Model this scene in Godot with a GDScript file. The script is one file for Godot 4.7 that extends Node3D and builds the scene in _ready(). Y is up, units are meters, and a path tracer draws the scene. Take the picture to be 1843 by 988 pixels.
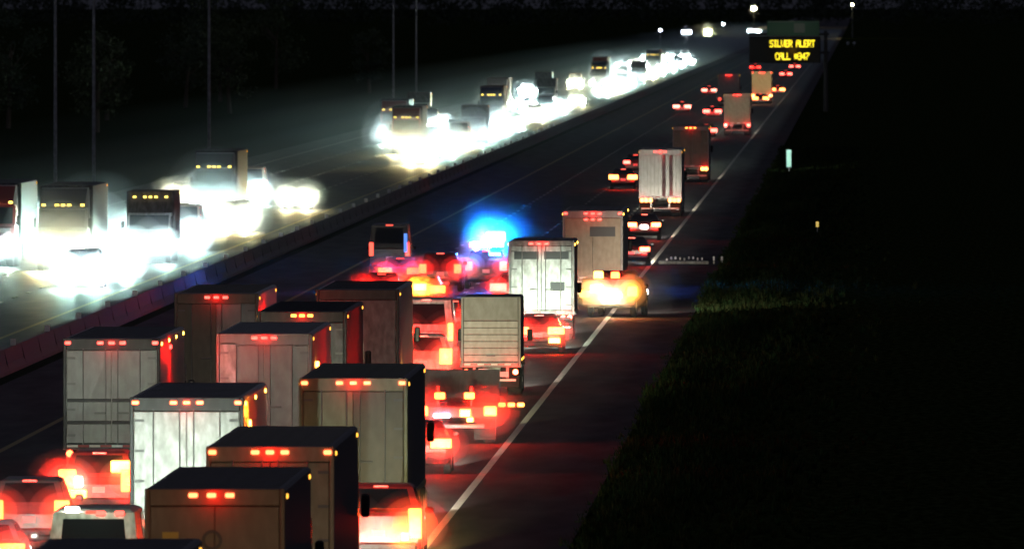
extends Node3D
# A crowded interstate at night, seen far down the road through a long lens on a 13 m pole.
# Axes: the road runs along -Z, X is negative to the left of the camera, metres.

const F := 30000.0          # focal length of the long lens in pixels of a 1843 pixel wide frame
const CAM_H := 13.1

var mats := {}
var shapes := {}
var taken := {}
var rng := RandomNumberGenerator.new()

# ------------------------------------------------------------------ naming
func numbered(called: String) -> String:
	if not taken.has(called):
		taken[called] = 0
		return called
	taken[called] += 1
	return "%s_%03d" % [called, taken[called]]

func tag(o: Node, label: String, category: String, group := "") -> void:
	o.set_meta("label", label)
	o.set_meta("category", category)
	if group != "":
		o.set_meta("group", group)

func thing(called: String, label: String, category: String, group := "", at := Vector3.ZERO, turn := 0.0) -> Node3D:
	var o := Node3D.new()
	o.name = numbered(called)
	add_child(o)
	o.position = at
	o.rotation.y = turn
	tag(o, label, category, group)
	return o

func part(called: String, mesh: Mesh, m: Material, parent: Node, at := Vector3.ZERO) -> MeshInstance3D:
	var o := MeshInstance3D.new()
	o.name = called
	o.mesh = mesh
	o.material_override = m
	o.position = at
	parent.add_child(o, true)
	return o

func struct(called: String, mesh: Mesh, m: Material, at := Vector3.ZERO, kind := "structure") -> MeshInstance3D:
	var o := part(numbered(called), mesh, m, self, at)
	o.set_meta("kind", kind)
	return o

# ------------------------------------------------------------------ materials
func noise_tex(freq: float, lo: Color, hi: Color, size := 256, kind := FastNoiseLite.TYPE_SIMPLEX_SMOOTH, oct := 4) -> NoiseTexture2D:
	var n := FastNoiseLite.new()
	n.noise_type = kind
	n.frequency = freq
	n.fractal_octaves = oct
	n.seed = 7
	var t := NoiseTexture2D.new()
	t.width = size
	t.height = size
	t.seamless = true
	t.noise = n
	var g := Gradient.new()
	g.set_color(0, lo)
	g.set_color(1, hi)
	t.color_ramp = g
	return t

var grime: NoiseTexture2D
var smear: NoiseTexture2D

func lin(r: float, g: float, b: float) -> Color:
	return Color(r, g, b).linear_to_srgb()

func mat(key: String, c: Color, rough := 0.5, metal := 0.0, dirt := 0.0) -> StandardMaterial3D:
	if mats.has(key):
		return mats[key]
	var m := StandardMaterial3D.new()
	m.resource_name = key
	m.albedo_color = c
	m.roughness = rough
	m.metallic = metal
	if dirt > 0.0:
		m.albedo_texture = smear if dirt > 0.5 else grime
		m.uv1_triplanar = true
		m.uv1_world_triplanar = true
		m.uv1_scale = Vector3(0.7, 0.35, 0.7)
	mats[key] = m
	return m

func lamp(key: String, c: Color, energy: float) -> StandardMaterial3D:
	if mats.has(key):
		return mats[key]
	var m := StandardMaterial3D.new()
	m.resource_name = key
	m.albedo_color = c
	m.roughness = 0.2
	m.emission_enabled = true
	m.emission = c.linear_to_srgb()
	m.emission_energy_multiplier = energy
	mats[key] = m
	return m

# ------------------------------------------------------------------ shapes
func st_new() -> SurfaceTool:
	var st := SurfaceTool.new()
	st.begin(Mesh.PRIMITIVE_TRIANGLES)
	st.set_smooth_group(-1)
	return st

func done(st: SurfaceTool) -> ArrayMesh:
	st.generate_normals()
	return st.commit()

func tri(st: SurfaceTool, a: Vector3, b: Vector3, c: Vector3) -> void:
	st.add_vertex(a); st.add_vertex(b); st.add_vertex(c)

func quad(st: SurfaceTool, a: Vector3, b: Vector3, c: Vector3, d: Vector3) -> void:
	tri(st, a, b, c); tri(st, a, c, d)

# rings: equal-length closed loops, joined in order; ends closed with fans
func loft(st: SurfaceTool, rings: Array, caps := true) -> void:
	var n: int = rings[0].size()
	for i in rings.size() - 1:
		for k in n:
			var j := (k + 1) % n
			quad(st, rings[i][k], rings[i][j], rings[i + 1][j], rings[i + 1][k])
	if caps:
		for k in range(1, n - 1):
			tri(st, rings[0][0], rings[0][k + 1], rings[0][k])
			var e: Array = rings[rings.size() - 1]
			tri(st, e[0], e[k], e[k + 1])

func oct_y(c: Vector3, hx: float, hz: float, cut: float, y: float) -> Array:
	return [c + Vector3(-hx + cut, y, -hz), c + Vector3(hx - cut, y, -hz), c + Vector3(hx, y, -hz + cut), c + Vector3(hx, y, hz - cut),
		c + Vector3(hx - cut, y, hz), c + Vector3(-hx + cut, y, hz), c + Vector3(-hx, y, hz - cut), c + Vector3(-hx, y, -hz + cut)]

# a box with chamfered edges
func bx(st: SurfaceTool, c: Vector3, s: Vector3, b := 0.0) -> void:
	var h := s * 0.5
	if b <= 0.0:
		var r0 := [c + Vector3(-h.x, -h.y, -h.z), c + Vector3(h.x, -h.y, -h.z), c + Vector3(h.x, -h.y, h.z), c + Vector3(-h.x, -h.y, h.z)]
		var r1 := []
		for p in r0:
			r1.append(p + Vector3(0, s.y, 0))
		loft(st, [r0, r1])
		return
	b = minf(b, minf(h.x, minf(h.y, h.z)) * 0.9)
	loft(st, [oct_y(c, h.x - b, h.z - b, b * 0.4, -h.y), oct_y(c, h.x, h.z, b, -h.y + b), oct_y(c, h.x, h.z, b, h.y - b), oct_y(c, h.x - b, h.z - b, b * 0.4, h.y)])

func boxed(s: Vector3, b := 0.0) -> Mesh:
	var key := "box%s%s" % [s, b]
	if not shapes.has(key):
		var st := st_new()
		bx(st, Vector3.ZERO, s, b)
		shapes[key] = done(st)
	return shapes[key]

func ring(c: Vector3, axis: Vector3, r: float, n: int) -> Array:
	var u := axis.cross(Vector3(0.3, 0.9, 0.31)).normalized()
	var v := axis.cross(u).normalized()
	var out := []
	for k in n:
		var a := TAU * k / n
		out.append(c + (u * cos(a) + v * sin(a)) * r)
	return out

func tube(st: SurfaceTool, a: Vector3, b: Vector3, r0: float, r1: float, n := 8) -> void:
	var ax := (b - a).normalized()
	loft(st, [ring(a, ax, r0, n), ring(b, ax, r1, n)])

func tubed(a: Vector3, b: Vector3, r0: float, r1: float, n := 8) -> Mesh:
	var key := "tube%s%s%s%s" % [a, b, r0, r1]
	if not shapes.has(key):
		var st := st_new()
		tube(st, a, b, r0, r1, n)
		shapes[key] = done(st)
	return shapes[key]

# a round lamp or disc facing along z
func disc(r: float, thick: float) -> Mesh:
	return tubed(Vector3(0, 0, -thick * 0.5), Vector3(0, 0, thick * 0.5), r, r * 0.85, 12)

func wheel(parent: Node3D, at: Vector3, r: float, w: float, rim_mat: Material) -> void:
	var key := "tyre%s%s" % [r, w]
	if not shapes.has(key):
		var st := st_new()
		var ax := Vector3(1, 0, 0)
		var rs := []
		for q in [[-0.5, 0.62], [-0.5, 0.9], [-0.36, 1.0], [0.36, 1.0], [0.5, 0.9], [0.5, 0.62]]:
			rs.append(ring(ax * w * q[0], ax, r * q[1], 16))
		loft(st, rs)
		shapes[key] = done(st)
		st = st_new()
		loft(st, [ring(ax * -w * 0.53, ax, r * 0.3, 10), ring(ax * -w * 0.505, ax, r * 0.6, 10), ring(ax * w * 0.505, ax, r * 0.6, 10), ring(ax * w * 0.53, ax, r * 0.3, 10)])
		shapes[key + "rim"] = done(st)
	var wh := Node3D.new()
	wh.name = "wheel"
	wh.position = at
	parent.add_child(wh, true)
	part("tyre", shapes[key], mats["rubber"], wh)
	part("rim", shapes[key + "rim"], rim_mat, wh)

# a thin pane laid on a quad, standing proud of it
func pane(a: Vector3, b: Vector3, c: Vector3, d: Vector3, inset: float, proud: float) -> Mesh:
	var n := (b - a).cross(d - a).normalized()
	var m := (a + b + c + d) * 0.25
	var q := []
	for p in [a, b, c, d]:
		q.append(p.lerp(m, inset))
	var r0 := []
	var r1 := []
	for p in q:
		r0.append(p - n * 0.02)
		r1.append(p + n * proud)
	var st := st_new()
	loft(st, [r0, r1])
	return done(st)

# ------------------------------------------------------------------ lights of vehicles
func beam(root: Node3D, at: Vector3, energy: float, c: Color, angle := 24.0, pitch := -0.8, size := 0.07) -> void:
	var l := SpotLight3D.new()
	l.name = "spot_beam"
	l.position = at
	l.rotation_degrees = Vector3(pitch, 0, 0)
	l.light_energy = energy
	l.light_color = c
	l.spot_angle = angle
	l.spot_angle_attenuation = 1.0
	l.spot_range = 600.0
	l.spot_attenuation = 2.0
	l.light_size = size
	l.shadow_enabled = true
	root.add_child(l, true)

# the flat lower part of a dipped headlight, which lights the road and its markings
func low_beam(root: Node3D, at: Vector3, energy: float, c: Color) -> void:
	beam(root, at, energy, c, 6.0, -4.6, 0.08)

# unseen narrow spot placed to light a sign
func unseen_sign_spot(root: Node3D, at: Vector3, target: Vector3, energy: float, angle: float) -> void:
	beam(root, at, energy, Color(0.95, 1.0, 0.95), angle, 0.0, 0.08)
	var l: Node3D = root.get_child(root.get_child_count() - 1)
	var d := (target - root.position - at).normalized()
	l.rotation = Vector3(asin(d.y), atan2(-d.x, -d.z), 0)

func glow(root: Node3D, at: Vector3, energy: float, c: Color, size := 0.06) -> void:
	var l := OmniLight3D.new()
	l.name = "lamp_glow"
	l.position = at
	l.light_energy = energy
	l.light_color = c
	l.omni_range = 80.0
	l.omni_attenuation = 2.0
	l.light_size = size
	l.shadow_enabled = true
	root.add_child(l, true)

const RED := Color(1.0, 0.05, 0.03)      # sRGB: a deep red in linear light
const AMBER := Color(1.0, 0.52, 0.12)

# ------------------------------------------------------------------ cars, vans and pickups. Rear bumper at z = 0, nose towards -z.
# kinds: sedan, suv, pickup, van
func car_shapes(kind: String) -> Dictionary:
	if shapes.has("car_" + kind):
		return shapes["car_" + kind]
	var d := {}
	var low := []      # z, half width, underside, top of the lower body
	var g := []        # belt: rear z, front z, half width, y; roof: rear z, front z, half width, y
	match kind:
		"sedan":
			d = {"len": 4.8, "hw": 0.91, "tail_y": 0.86, "head_y": 0.68, "wheel_r": 0.33, "axles": [-1.0, -3.85], "tail_size": Vector3(0.40, 0.17, 0.06)}
			low = [[0.0, 0.80, 0.42, 0.80], [-0.12, 0.88, 0.30, 0.99], [-0.6, 0.91, 0.24, 1.03], [-3.4, 0.91, 0.22, 0.99], [-4.4, 0.88, 0.24, 0.86], [-4.72, 0.80, 0.30, 0.74], [-4.8, 0.70, 0.40, 0.62]]
			g = [-0.55, -3.55, 0.83, 0.99, -1.35, -2.75, 0.61, 1.45]
		"suv":
			d = {"len": 4.8, "hw": 0.97, "tail_y": 1.05, "head_y": 0.85, "wheel_r": 0.38, "axles": [-0.95, -3.8], "tail_size": Vector3(0.26, 0.30, 0.06)}
			low = [[0.0, 0.86, 0.46, 0.95], [-0.10, 0.94, 0.34, 1.12], [-0.5, 0.97, 0.28, 1.16], [-3.3, 0.97, 0.26, 1.12], [-4.4, 0.94, 0.28, 1.02], [-4.74, 0.88, 0.36, 0.92], [-4.8, 0.80, 0.46, 0.82]]
			g = [-0.14, -3.5, 0.90, 1.12, -0.5, -2.75, 0.70, 1.78]
		"pickup":
			d = {"len": 5.8, "hw": 1.0, "tail_y": 1.05, "head_y": 0.95, "wheel_r": 0.4, "axles": [-1.1, -4.7], "tail_size": Vector3(0.20, 0.42, 0.06)}
			low = [[0.0, 0.92, 0.55, 1.22], [-0.08, 0.99, 0.45, 1.30], [-0.5, 1.0, 0.38, 1.30], [-4.0, 1.0, 0.36, 1.24], [-5.4, 0.97, 0.38, 1.16], [-5.74, 0.92, 0.44, 1.06], [-5.8, 0.84, 0.52, 0.96]]
			g = [-1.85, -4.3, 0.92, 1.24, -2.05, -3.6, 0.74, 1.9]
		"van":
			d = {"len": 5.7, "hw": 1.0, "tail_y": 1.25, "head_y": 0.9, "wheel_r": 0.36, "axles": [-1.2, -4.7], "tail_size": Vector3(0.16, 0.46, 0.06)}
			low = [[0.0, 0.94, 0.45, 1.25], [-0.06, 0.99, 0.38, 1.30], [-0.4, 1.0, 0.30, 1.30], [-4.2, 1.0, 0.28, 1.26], [-5.3, 0.96, 0.30, 1.10], [-5.64, 0.90, 0.38, 0.98], [-5.7, 0.80, 0.48, 0.86]]
			g = [-0.06, -4.75, 0.97, 1.26, -0.16, -3.9, 0.86, 2.45]
	var st := st_new()
	var rs := []
	for q in low:
		var z: float = q[0]
		var hw: float = q[1]
		var y0: float = q[2]
		var y1: float = q[3]
		var ym := lerpf(y0, y1, 0.55)
		rs.append([Vector3(-hw * 0.9, y0, z), Vector3(-hw, y0 + 0.08, z), Vector3(-hw, ym, z), Vector3(-hw * 0.94, y1 - 0.04, z), Vector3(-hw * 0.86, y1, z),
			Vector3(hw * 0.86, y1, z), Vector3(hw * 0.94, y1 - 0.04, z), Vector3(hw, ym, z), Vector3(hw, y0 + 0.08, z), Vector3(hw * 0.9, y0, z)])
	loft(st, rs)
	d.body = done(st)
	var b := [Vector3(-g[2], g[3] - 0.03, g[0]), Vector3(g[2], g[3] - 0.03, g[0]), Vector3(g[2], g[3] - 0.03, g[1]), Vector3(-g[2], g[3] - 0.03, g[1])]
	var t := [Vector3(-g[6], g[7] - 0.06, g[4]), Vector3(g[6], g[7] - 0.06, g[4]), Vector3(g[6], g[7] - 0.06, g[5]), Vector3(-g[6], g[7] - 0.06, g[5])]
	var t2 := []
	for p in t:
		t2.append(Vector3(p.x * 0.86, g[7], lerpf(p.z, (g[4] + g[5]) * 0.5, 0.16)))
	st = st_new()
	loft(st, [b, t, t2])
	d.cabin = done(st)
	var hi := 0.18 if kind != "van" else 0.26
	d.rear_window = pane(b[0].lerp(t[0], 0.14), b[1].lerp(t[1], 0.14), t[1], t[0], hi, 0.012)
	d.windshield = pane(b[2].lerp(t[2], 0.1), b[3].lerp(t[3], 0.1), t[3], t[2], 0.14, 0.012)
	if kind == "van":
		d.side_r = pane(b[1].lerp(b[2], 0.66).lerp(t[1].lerp(t[2], 0.66), 0.2), b[2].lerp(t[2], 0.2), t[2], t[1].lerp(t[2], 0.66), 0.16, 0.012)
		d.side_l = pane(b[3].lerp(t[3], 0.2), b[0].lerp(b[3], 0.66).lerp(t[0].lerp(t[3], 0.66), 0.2), t[0].lerp(t[3], 0.66), t[3], 0.16, 0.012)
	else:
		d.side_r = pane(b[1].lerp(t[1], 0.12), b[2].lerp(t[2], 0.12), t[2], t[1], 0.14, 0.012)
		d.side_l = pane(b[3].lerp(t[3], 0.12), b[0].lerp(t[0], 0.12), t[0], t[3], 0.14, 0.012)
	d.roof_y = g[7]
	d.roof_z = (g[4] + g[5]) * 0.5
	d.rear_top = Vector3(0, g[7] - 0.05, g[4] + 0.02)
	shapes["car_" + kind] = d
	return d

# o: paint, brake (light energy), tail (lamp material), beam, beam_col, head (lamp material)
func fill_car(root: Node3D, kind: String, o: Dictionary) -> Dictionary:
	o.brake = o.get("brake", 0.0) * 1.5
	var d := car_shapes(kind)
	var far: bool = o.get("far", false)
	part("body", d.body, o.paint, root)
	part("cabin", d.cabin, o.paint, root)
	part("windshield", d.windshield, mats["glass"], root)
	if not far or not o.get("oncoming", false):
		part("rear_window", d.rear_window, mats["glass"], root)
	if not far:
		part("side_window", d.side_l, mats["glass"], root)
		part("side_window", d.side_r, mats["glass"], root)
		var wr: float = d.wheel_r
		for z in d.axles:
			for s in [-1, 1]:
				wheel(root, Vector3(s * (d.hw - 0.1), wr, z), wr, 0.22, mats["alloy"])
		part("bumper", boxed(Vector3(d.hw * 1.8, 0.2, 0.16), 0.05), mats["black_plastic"] if o.get("dark_bumper", true) else o.paint, root, Vector3(0, 0.52, 0.0))
		for s in [-1, 1]:
			part("mirror", boxed(Vector3(0.2, 0.16, 0.1), 0.04), o.paint, root, Vector3(s * (d.hw + 0.08), 1.06 if kind == "sedan" else 1.25, -d.len * 0.66))
	var hs0: float = o.get("head_scale", 1.0) * (1.5 if far else 1.1)
	var ts: Vector3 = d.tail_size
	if o.get("brake", 0.0) > 2.0 and root.position.z > -760.0:
		for s in [-1, 1]:
			soft_puff("rear_glare_puff", root.position + Vector3(s * (d.hw - ts.x * 0.5 - 0.05), d.tail_y, 0.3), Vector3(2.1, 1.7, 1.2), 0.5)  # added puff behind each brake light, imitating its glare
	for s in [-1, 1]:
		var tx: float = s * (d.hw - ts.x * 0.5 - 0.05)
		if not (far and o.get("oncoming", false)):
			part("tail_light", boxed(ts * Vector3(1.3, 1.4, 1.0) * o.get("tail_scale", 1.0), 0.02), o.get("tail", mats["tail"]), root, Vector3(tx, d.tail_y, 0.005))
		if o.get("brake", 0.0) > 0.0:
			glow(root, Vector3(tx, d.tail_y, 0.16), o.brake, RED, 0.1)
		var hs: float = o.get("head_scale", 1.0) * (1.5 if far else 1.1)
		part("headlight", boxed(Vector3(0.36, 0.22, 0.1) * hs, 0.04), o.get("head", mats["head_plain"]), root, Vector3(s * (d.hw - 0.27), d.head_y, -d.len + 0.02))
		if o.get("beam", 0.0) > 0.0:
			if o.get("low", 0.0) > 0.0:
				low_beam(root, Vector3(s * (d.hw - 0.27), d.head_y, -d.len - 0.12), o.low, o.get("beam_col", Color(1, 0.95, 0.86)))
			beam(root, Vector3(s * (d.hw - 0.27), d.head_y, -d.len - 0.12), o.beam, o.get("beam_col", Color(1, 0.95, 0.86)), o.get("beam_angle", 24.0), o.get("beam_pitch", -0.8), o.get("beam_size", 0.07))
	if not (far and o.get("oncoming", false)):
		part("high_brake_light", boxed(Vector3(0.34, 0.05, 0.04), 0.01), mats["tail_dim"], root, d.rear_top)
		part("license_plate", boxed(Vector3(0.32, 0.16, 0.02)), mats["plate_pale"], root, Vector3(0, d.tail_y - 0.2 if kind == "sedan" else 0.82, 0.03))
	if o.get("oncoming", false):
		for s in [-1, 1]:
			part("added_front_lamp", boxed(Vector3(0.26, 0.14, 0.08) * hs0, 0.03), o.head, root, Vector3(s * (d.hw - 0.3), 0.4, -d.len + 0.03))  # added lamp pair that widens the headlight glare
	if not far and o.get("oncoming", false):
		part("grille", boxed(Vector3(0.8, 0.2, 0.05), 0.02), mats["black_plastic"], root, Vector3(0, d.head_y - 0.05, -d.len - 0.0))
	return d

# ------------------------------------------------------------------ trucks
func trailer_box_mesh(w: float, l: float, y0: float, y1: float) -> Mesh:
	var key := "tb%s%s%s%s" % [w, l, y0, y1]
	if not shapes.has(key):
		var st := st_new()
		var b := 0.05
		var rs := []
		for q in [[-0.12, 0.0], [-l + 0.1, 0.0], [-l, 0.1]]:
			var hw: float = w * 0.5 - q[1]
			rs.append([Vector3(-hw, y0, q[0]), Vector3(-hw, y1 - b, q[0]), Vector3(-hw + b, y1, q[0]), Vector3(hw - b, y1, q[0]), Vector3(hw, y1 - b, q[0]), Vector3(hw, y0, q[0])])
		loft(st, rs)
		shapes[key] = done(st)
	return shapes[key]

# o: w, l, y0, y1, door ("swing", "bars", "rollup", "plain", "ribbed"), skin, frame, leaf materials, ids, corners, tails ...
func fill_box(root: Node3D, o: Dictionary) -> void:
	var w: float = o.get("w", 2.6)
	var l: float = o.get("l", 16.15)
	var y0: float = o.get("y0", 1.12)
	var y1: float = o.get("y1", 4.1)
	var head: float = o.get("head_h", 0.32)
	part("cargo_box", trailer_box_mesh(w, l, y0, y1), o.skin, root)
	var st := st_new()     # rear frame: posts, header, sill
	var pw := 0.09
	for s in [-1, 1]:
		bx(st, Vector3(s * (w * 0.5 - pw * 0.5), (y0 + y1) * 0.5, -0.06), Vector3(pw, y1 - y0, 0.12), 0.015)
	bx(st, Vector3(0, y1 - head * 0.5, -0.062), Vector3(w - pw * 2.0 - 0.004, head - 0.006, 0.116), 0.015)
	bx(st, Vector3(0, y0 + 0.09, -0.062), Vector3(w - pw * 2.0 - 0.004, 0.18, 0.116), 0.015)
	part("rear_frame", done(st), o.frame, root)
	var iw := w - pw * 2.0 - 0.02
	var top := y1 - head - 0.01
	var bot := y0 + 0.19
	var ih := top - bot
	var yc := (top + bot) * 0.5
	var door: String = o.get("door", "swing")
	if door == "swing" or door == "bars" or door == "plain":
		for s in [-1, 1]:
			var leaf := part("door", boxed(Vector3(iw * 0.5 - 0.012, ih, 0.06), 0.012), o.leaf if s < 0 else o.get("leaf2", o.leaf), root, Vector3(s * iw * 0.25, yc, -0.05))
			if door != "plain":
				for k in 2:
					part("lock_rod", tubed(Vector3(0, -ih * 0.5 - 0.05, 0.05), Vector3(0, ih * 0.5 + 0.05, 0.05), 0.018, 0.018, 6), mats["rod"], leaf, Vector3(s * (-iw * 0.25 + 0.16 + k * iw * 0.25), 0, 0))
				for k in 4:
					part("hinge", boxed(Vector3(0.22, 0.06, 0.03)), mats["rod"], leaf, Vector3(s * (iw * 0.25 - 0.12), -ih * 0.42 + k * ih * 0.28, 0.035))
				part("latch", boxed(Vector3(0.3, 0.05, 0.05), 0.01), mats["rod"], leaf, Vector3(s * -iw * 0.12, -ih * 0.18, 0.06))
			if door == "bars":
				for k in 2:
					part("bar", boxed(Vector3(iw * 0.5 - 0.03, 0.09, 0.05), 0.01), mats["black_plastic"], leaf, Vector3(0, -ih * 0.04 - k * ih * 0.24, 0.055))
	elif door == "rollup":
		var n: int = o.get("panels", 8)
		for k in n:
			part("door_panel", boxed(Vector3(iw, ih / n - 0.014, 0.05), 0.014), o.leaf, root, Vector3(0, bot + (k + 0.5) * ih / n, -0.055))
		part("door_handle", boxed(Vector3(0.3, 0.06, 0.04), 0.01), mats["steel"], root, Vector3(0, bot + 0.2, -0.015))
	elif door == "ribbed":
		var n2 := 11
		for k in n2:
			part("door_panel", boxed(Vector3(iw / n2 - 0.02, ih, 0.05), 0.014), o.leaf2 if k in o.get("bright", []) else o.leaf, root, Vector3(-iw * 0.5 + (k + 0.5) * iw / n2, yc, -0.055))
	# lettering-free trim: reflective strips on the sill, plate, roof bows
	var tw := st_new()
	var tr := st_new()
	for k in 8:
		bx(tw if k % 2 == 0 else tr, Vector3(-iw * 0.5 + (k + 0.5) * iw / 8.0, y0 + 0.1, 0.001), Vector3(iw / 8.0 - 0.01, 0.055, 0.008))
	part("white_tape", done(tw), mats["tape"], root)
	part("red_tape", done(tr), mat("tape_red", lin(0.45, 0.03, 0.03), 0.35), root)
	part("license_plate", boxed(Vector3(0.32, 0.16, 0.02)), mats["plate_pale"], root, Vector3(-w * 0.5 + 0.75, y0 - 0.12, -0.02))
	var rb := st_new()
	for k in int(l / 1.2):
		bx(rb, Vector3(0, y1 + 0.008, -0.8 - k * 1.2), Vector3(w - 0.24, 0.016, 0.06))
	part("roof_bows", done(rb), o.frame, root)
	# marker lamps
	var idm: Material = o.get("id_mat", mats["id_red"])
	if o.get("ids", true):
		for k in [-1, 0, 1]:
			part("id_lamp", boxed(Vector3(0.17, 0.085, 0.05), 0.02), idm, root, Vector3(k * o.get("id_gap", 0.3) + o.get("id_x", 0.0), y1 - 0.12, 0.018))
		glow(root, Vector3(0, y1 - 0.12, 0.2), o.get("id_glow", 0.25), o.get("id_col", RED), 0.1)
	if o.get("corners", false):
		for s in [-1, 1]:
			part("corner_lamp", boxed(Vector3(0.16, 0.09, 0.05), 0.02), idm, root, Vector3(s * (w * 0.5 - 0.13), y1 - 0.12, 0.018))
	# side marker lamps and tape along the right and left walls
	var nside: int = o.get("side_lamps", 2)
	for s in [-1, 1]:
		for k in nside:
			part("side_marker_lamp", boxed(Vector3(0.04, 0.09, 0.2), 0.015), o.get("side_mat", mats["amber_lamp"]), root, Vector3(s * (w * 0.5 + 0.012), y1 - 0.16 if o.get("side_high", true) else y0 + 0.25, -0.9 - k * (l - 2.0) / maxf(1.0, nside - 1)))
		part("rub_rail", boxed(Vector3(0.03, 0.12, l - 0.6)), o.frame, root, Vector3(s * (w * 0.5 + 0.013), y0 + 0.06, -l * 0.5))
	# tail lamps, bumper guard, flaps
	var ty: float = o.get("tail_y", y0 - 0.1)
	var nt: int = o.get("tails", 2)
	for s in [-1, 1]:
		for k in nt:
			part("tail_light", disc(o.get("tail_r", 0.1), 0.05), o.get("tail", mats["tail"]), root, Vector3(s * (w * 0.5 - 0.18 - k * 0.26), ty, 0.0))
		if o.get("brake", 0.0) > 0.0:
			glow(root, Vector3(s * (w * 0.5 - 0.25), ty, 0.22), o.brake, RED, 0.12)
	if o.get("guard", true):
		st = st_new()
		bx(st, Vector3(0, 0.52, -0.06), Vector3(w - 0.3, 0.11, 0.1), 0.02)
		for s in [-1, 1]:
			bx(st, Vector3(s * 0.55, 0.83, -0.08), Vector3(0.1, 0.5, 0.08), 0.01)
		part("bumper_guard", done(st), o.frame, root)
		part("reflective_tape", boxed(Vector3(w - 0.34, 0.06, 0.01)), mats["tape"], root, Vector3(0, 0.53, -0.003))
	for s in [-1, 1]:
		part("mud_flap", boxed(Vector3(0.62, 0.68, 0.02)), mats["rubber"], root, Vector3(s * (w * 0.5 - 0.38), 0.62, o.get("flap_z", -0.6)))

func fill_tractor(root: Node3D, z0: float, paint: Material, o: Dictionary) -> void:
	# z0 is the back of the sleeper; the bumper stands 5 m further on
	var st := st_new()
	var hw := 1.2
	loft(st, [
		[Vector3(-hw, 0.9, z0), Vector3(-hw, 3.0, z0), Vector3(hw, 3.0, z0), Vector3(hw, 0.9, z0)],
		[Vector3(-hw, 0.9, z0 - 2.7), Vector3(-hw, 3.0, z0 - 2.7), Vector3(hw, 3.0, z0 - 2.7), Vector3(hw, 0.9, z0 - 2.7)],
		[Vector3(-hw, 0.9, z0 - 3.2), Vector3(-hw, 2.0, z0 - 3.25), Vector3(hw, 2.0, z0 - 3.25), Vector3(hw, 0.9, z0 - 3.2)]])
	part("cab", done(st), paint, root)
	st = st_new()
	loft(st, [
		[Vector3(-hw, 3.003, z0), Vector3(-hw + 0.05, 4.0, z0), Vector3(hw - 0.05, 4.0, z0), Vector3(hw, 3.003, z0)],
		[Vector3(-hw, 3.003, z0 - 1.2), Vector3(-hw + 0.08, 3.95, z0 - 1.2), Vector3(hw - 0.08, 3.95, z0 - 1.2), Vector3(hw, 3.003, z0 - 1.2)],
		[Vector3(-hw + 0.05, 3.003, z0 - 2.65), Vector3(-hw + 0.15, 3.1, z0 - 2.65), Vector3(hw - 0.15, 3.1, z0 - 2.65), Vector3(hw - 0.05, 3.003, z0 - 2.65)]])
	part("roof_fairing", done(st), paint, root)
	st = st_new()
	loft(st, [
		[Vector3(-1.05, 0.75, z0 - 3.28), Vector3(-1.0, 1.9, z0 - 3.28), Vector3(1.0, 1.9, z0 - 3.28), Vector3(1.05, 0.75, z0 - 3.28)],
		[Vector3(-1.1, 0.75, z0 - 4.2), Vector3(-0.8, 1.7, z0 - 4.4), Vector3(0.8, 1.7, z0 - 4.4), Vector3(1.1, 0.75, z0 - 4.2)],
		[Vector3(-1.0, 0.6, z0 - 4.85), Vector3(-0.6, 1.5, z0 - 4.8), Vector3(0.6, 1.5, z0 - 4.8), Vector3(1.0, 0.6, z0 - 4.85)]])
	part("hood", done(st), paint, root)
	part("grille", boxed(Vector3(1.0, 0.8, 0.06), 0.03), mats["steel"], root, Vector3(0, 1.05, z0 - 4.87))
	part("bumper", boxed(Vector3(2.4, 0.36, 0.3), 0.06), mats["steel"], root, Vector3(0, 0.5, z0 - 4.86))
	part("windshield", pane(Vector3(hw - 0.06, 2.1, z0 - 3.24), Vector3(-hw + 0.06, 2.1, z0 - 3.24), Vector3(-hw + 0.06, 2.95, z0 - 2.75), Vector3(hw - 0.06, 2.95, z0 - 2.75), 0.06, 0.02), mats["glass"], root)
	for s in [-1, 1]:
		part("side_window", boxed(Vector3(0.02, 0.7, 0.9), 0.0), mats["glass"], root, Vector3(s * (hw + 0.006), 2.45, z0 - 2.1))
		part("mirror", boxed(Vector3(0.18, 0.5, 0.12), 0.04), mats["black_plastic"], root, Vector3(s * (hw + 0.14), 2.3, z0 - 2.9))
		part("fuel_tank", tubed(Vector3(0, 0, 0.8), Vector3(0, 0, -0.9), 0.33, 0.33, 12), mats["steel"], root, Vector3(s * 0.95, 0.75, z0 - 1.6))
		part("exhaust_stack", tubed(Vector3(0, 1.4, 0), Vector3(0, 3.9, 0), 0.08, 0.08, 8), mats["steel"], root, Vector3(s * 1.12, 0, z0 + 0.2))
		part("headlight", boxed(Vector3(0.38, 0.26, 0.12) * o.get("head_scale", 1.0), 0.05), o.get("head", mats["head_plain"]), root, Vector3(s * 0.92, 0.95, z0 - 4.86))
		if o.get("beam", 0.0) > 0.0:
			if o.get("low", 0.0) > 0.0:
				low_beam(root, Vector3(s * 0.92, 0.95, z0 - 5.05), o.low, Color(1, 0.95, 0.86))
			beam(root, Vector3(s * 0.92, 0.95, z0 - 5.05), o.beam, o.get("beam_col", Color(1, 0.93, 0.8)), o.get("beam_angle", 24.0), o.get("beam_pitch", -0.8), 0.08)
		wheel(root, Vector3(s * 1.02, 0.52, z0 - 3.9), 0.52, 0.3, mats["alloy"])
		for z in [z0 + 0.7, z0 - 0.6]:
			wheel(root, Vector3(s * 0.95, 0.52, z), 0.52, 0.62, mats["alloy"])
	if o.get("cab_lamps", true):
		for k in [-0.95, -0.3, 0.0, 0.3, 0.95]:
			part("cab_lamp", boxed(Vector3(0.2, 0.11, 0.1) * o.get("cab_lamp_scale", 1.0), 0.02), mats["cab_amber"], root, Vector3(k, 3.17, z0 - 2.62))
	st = st_new()
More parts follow.
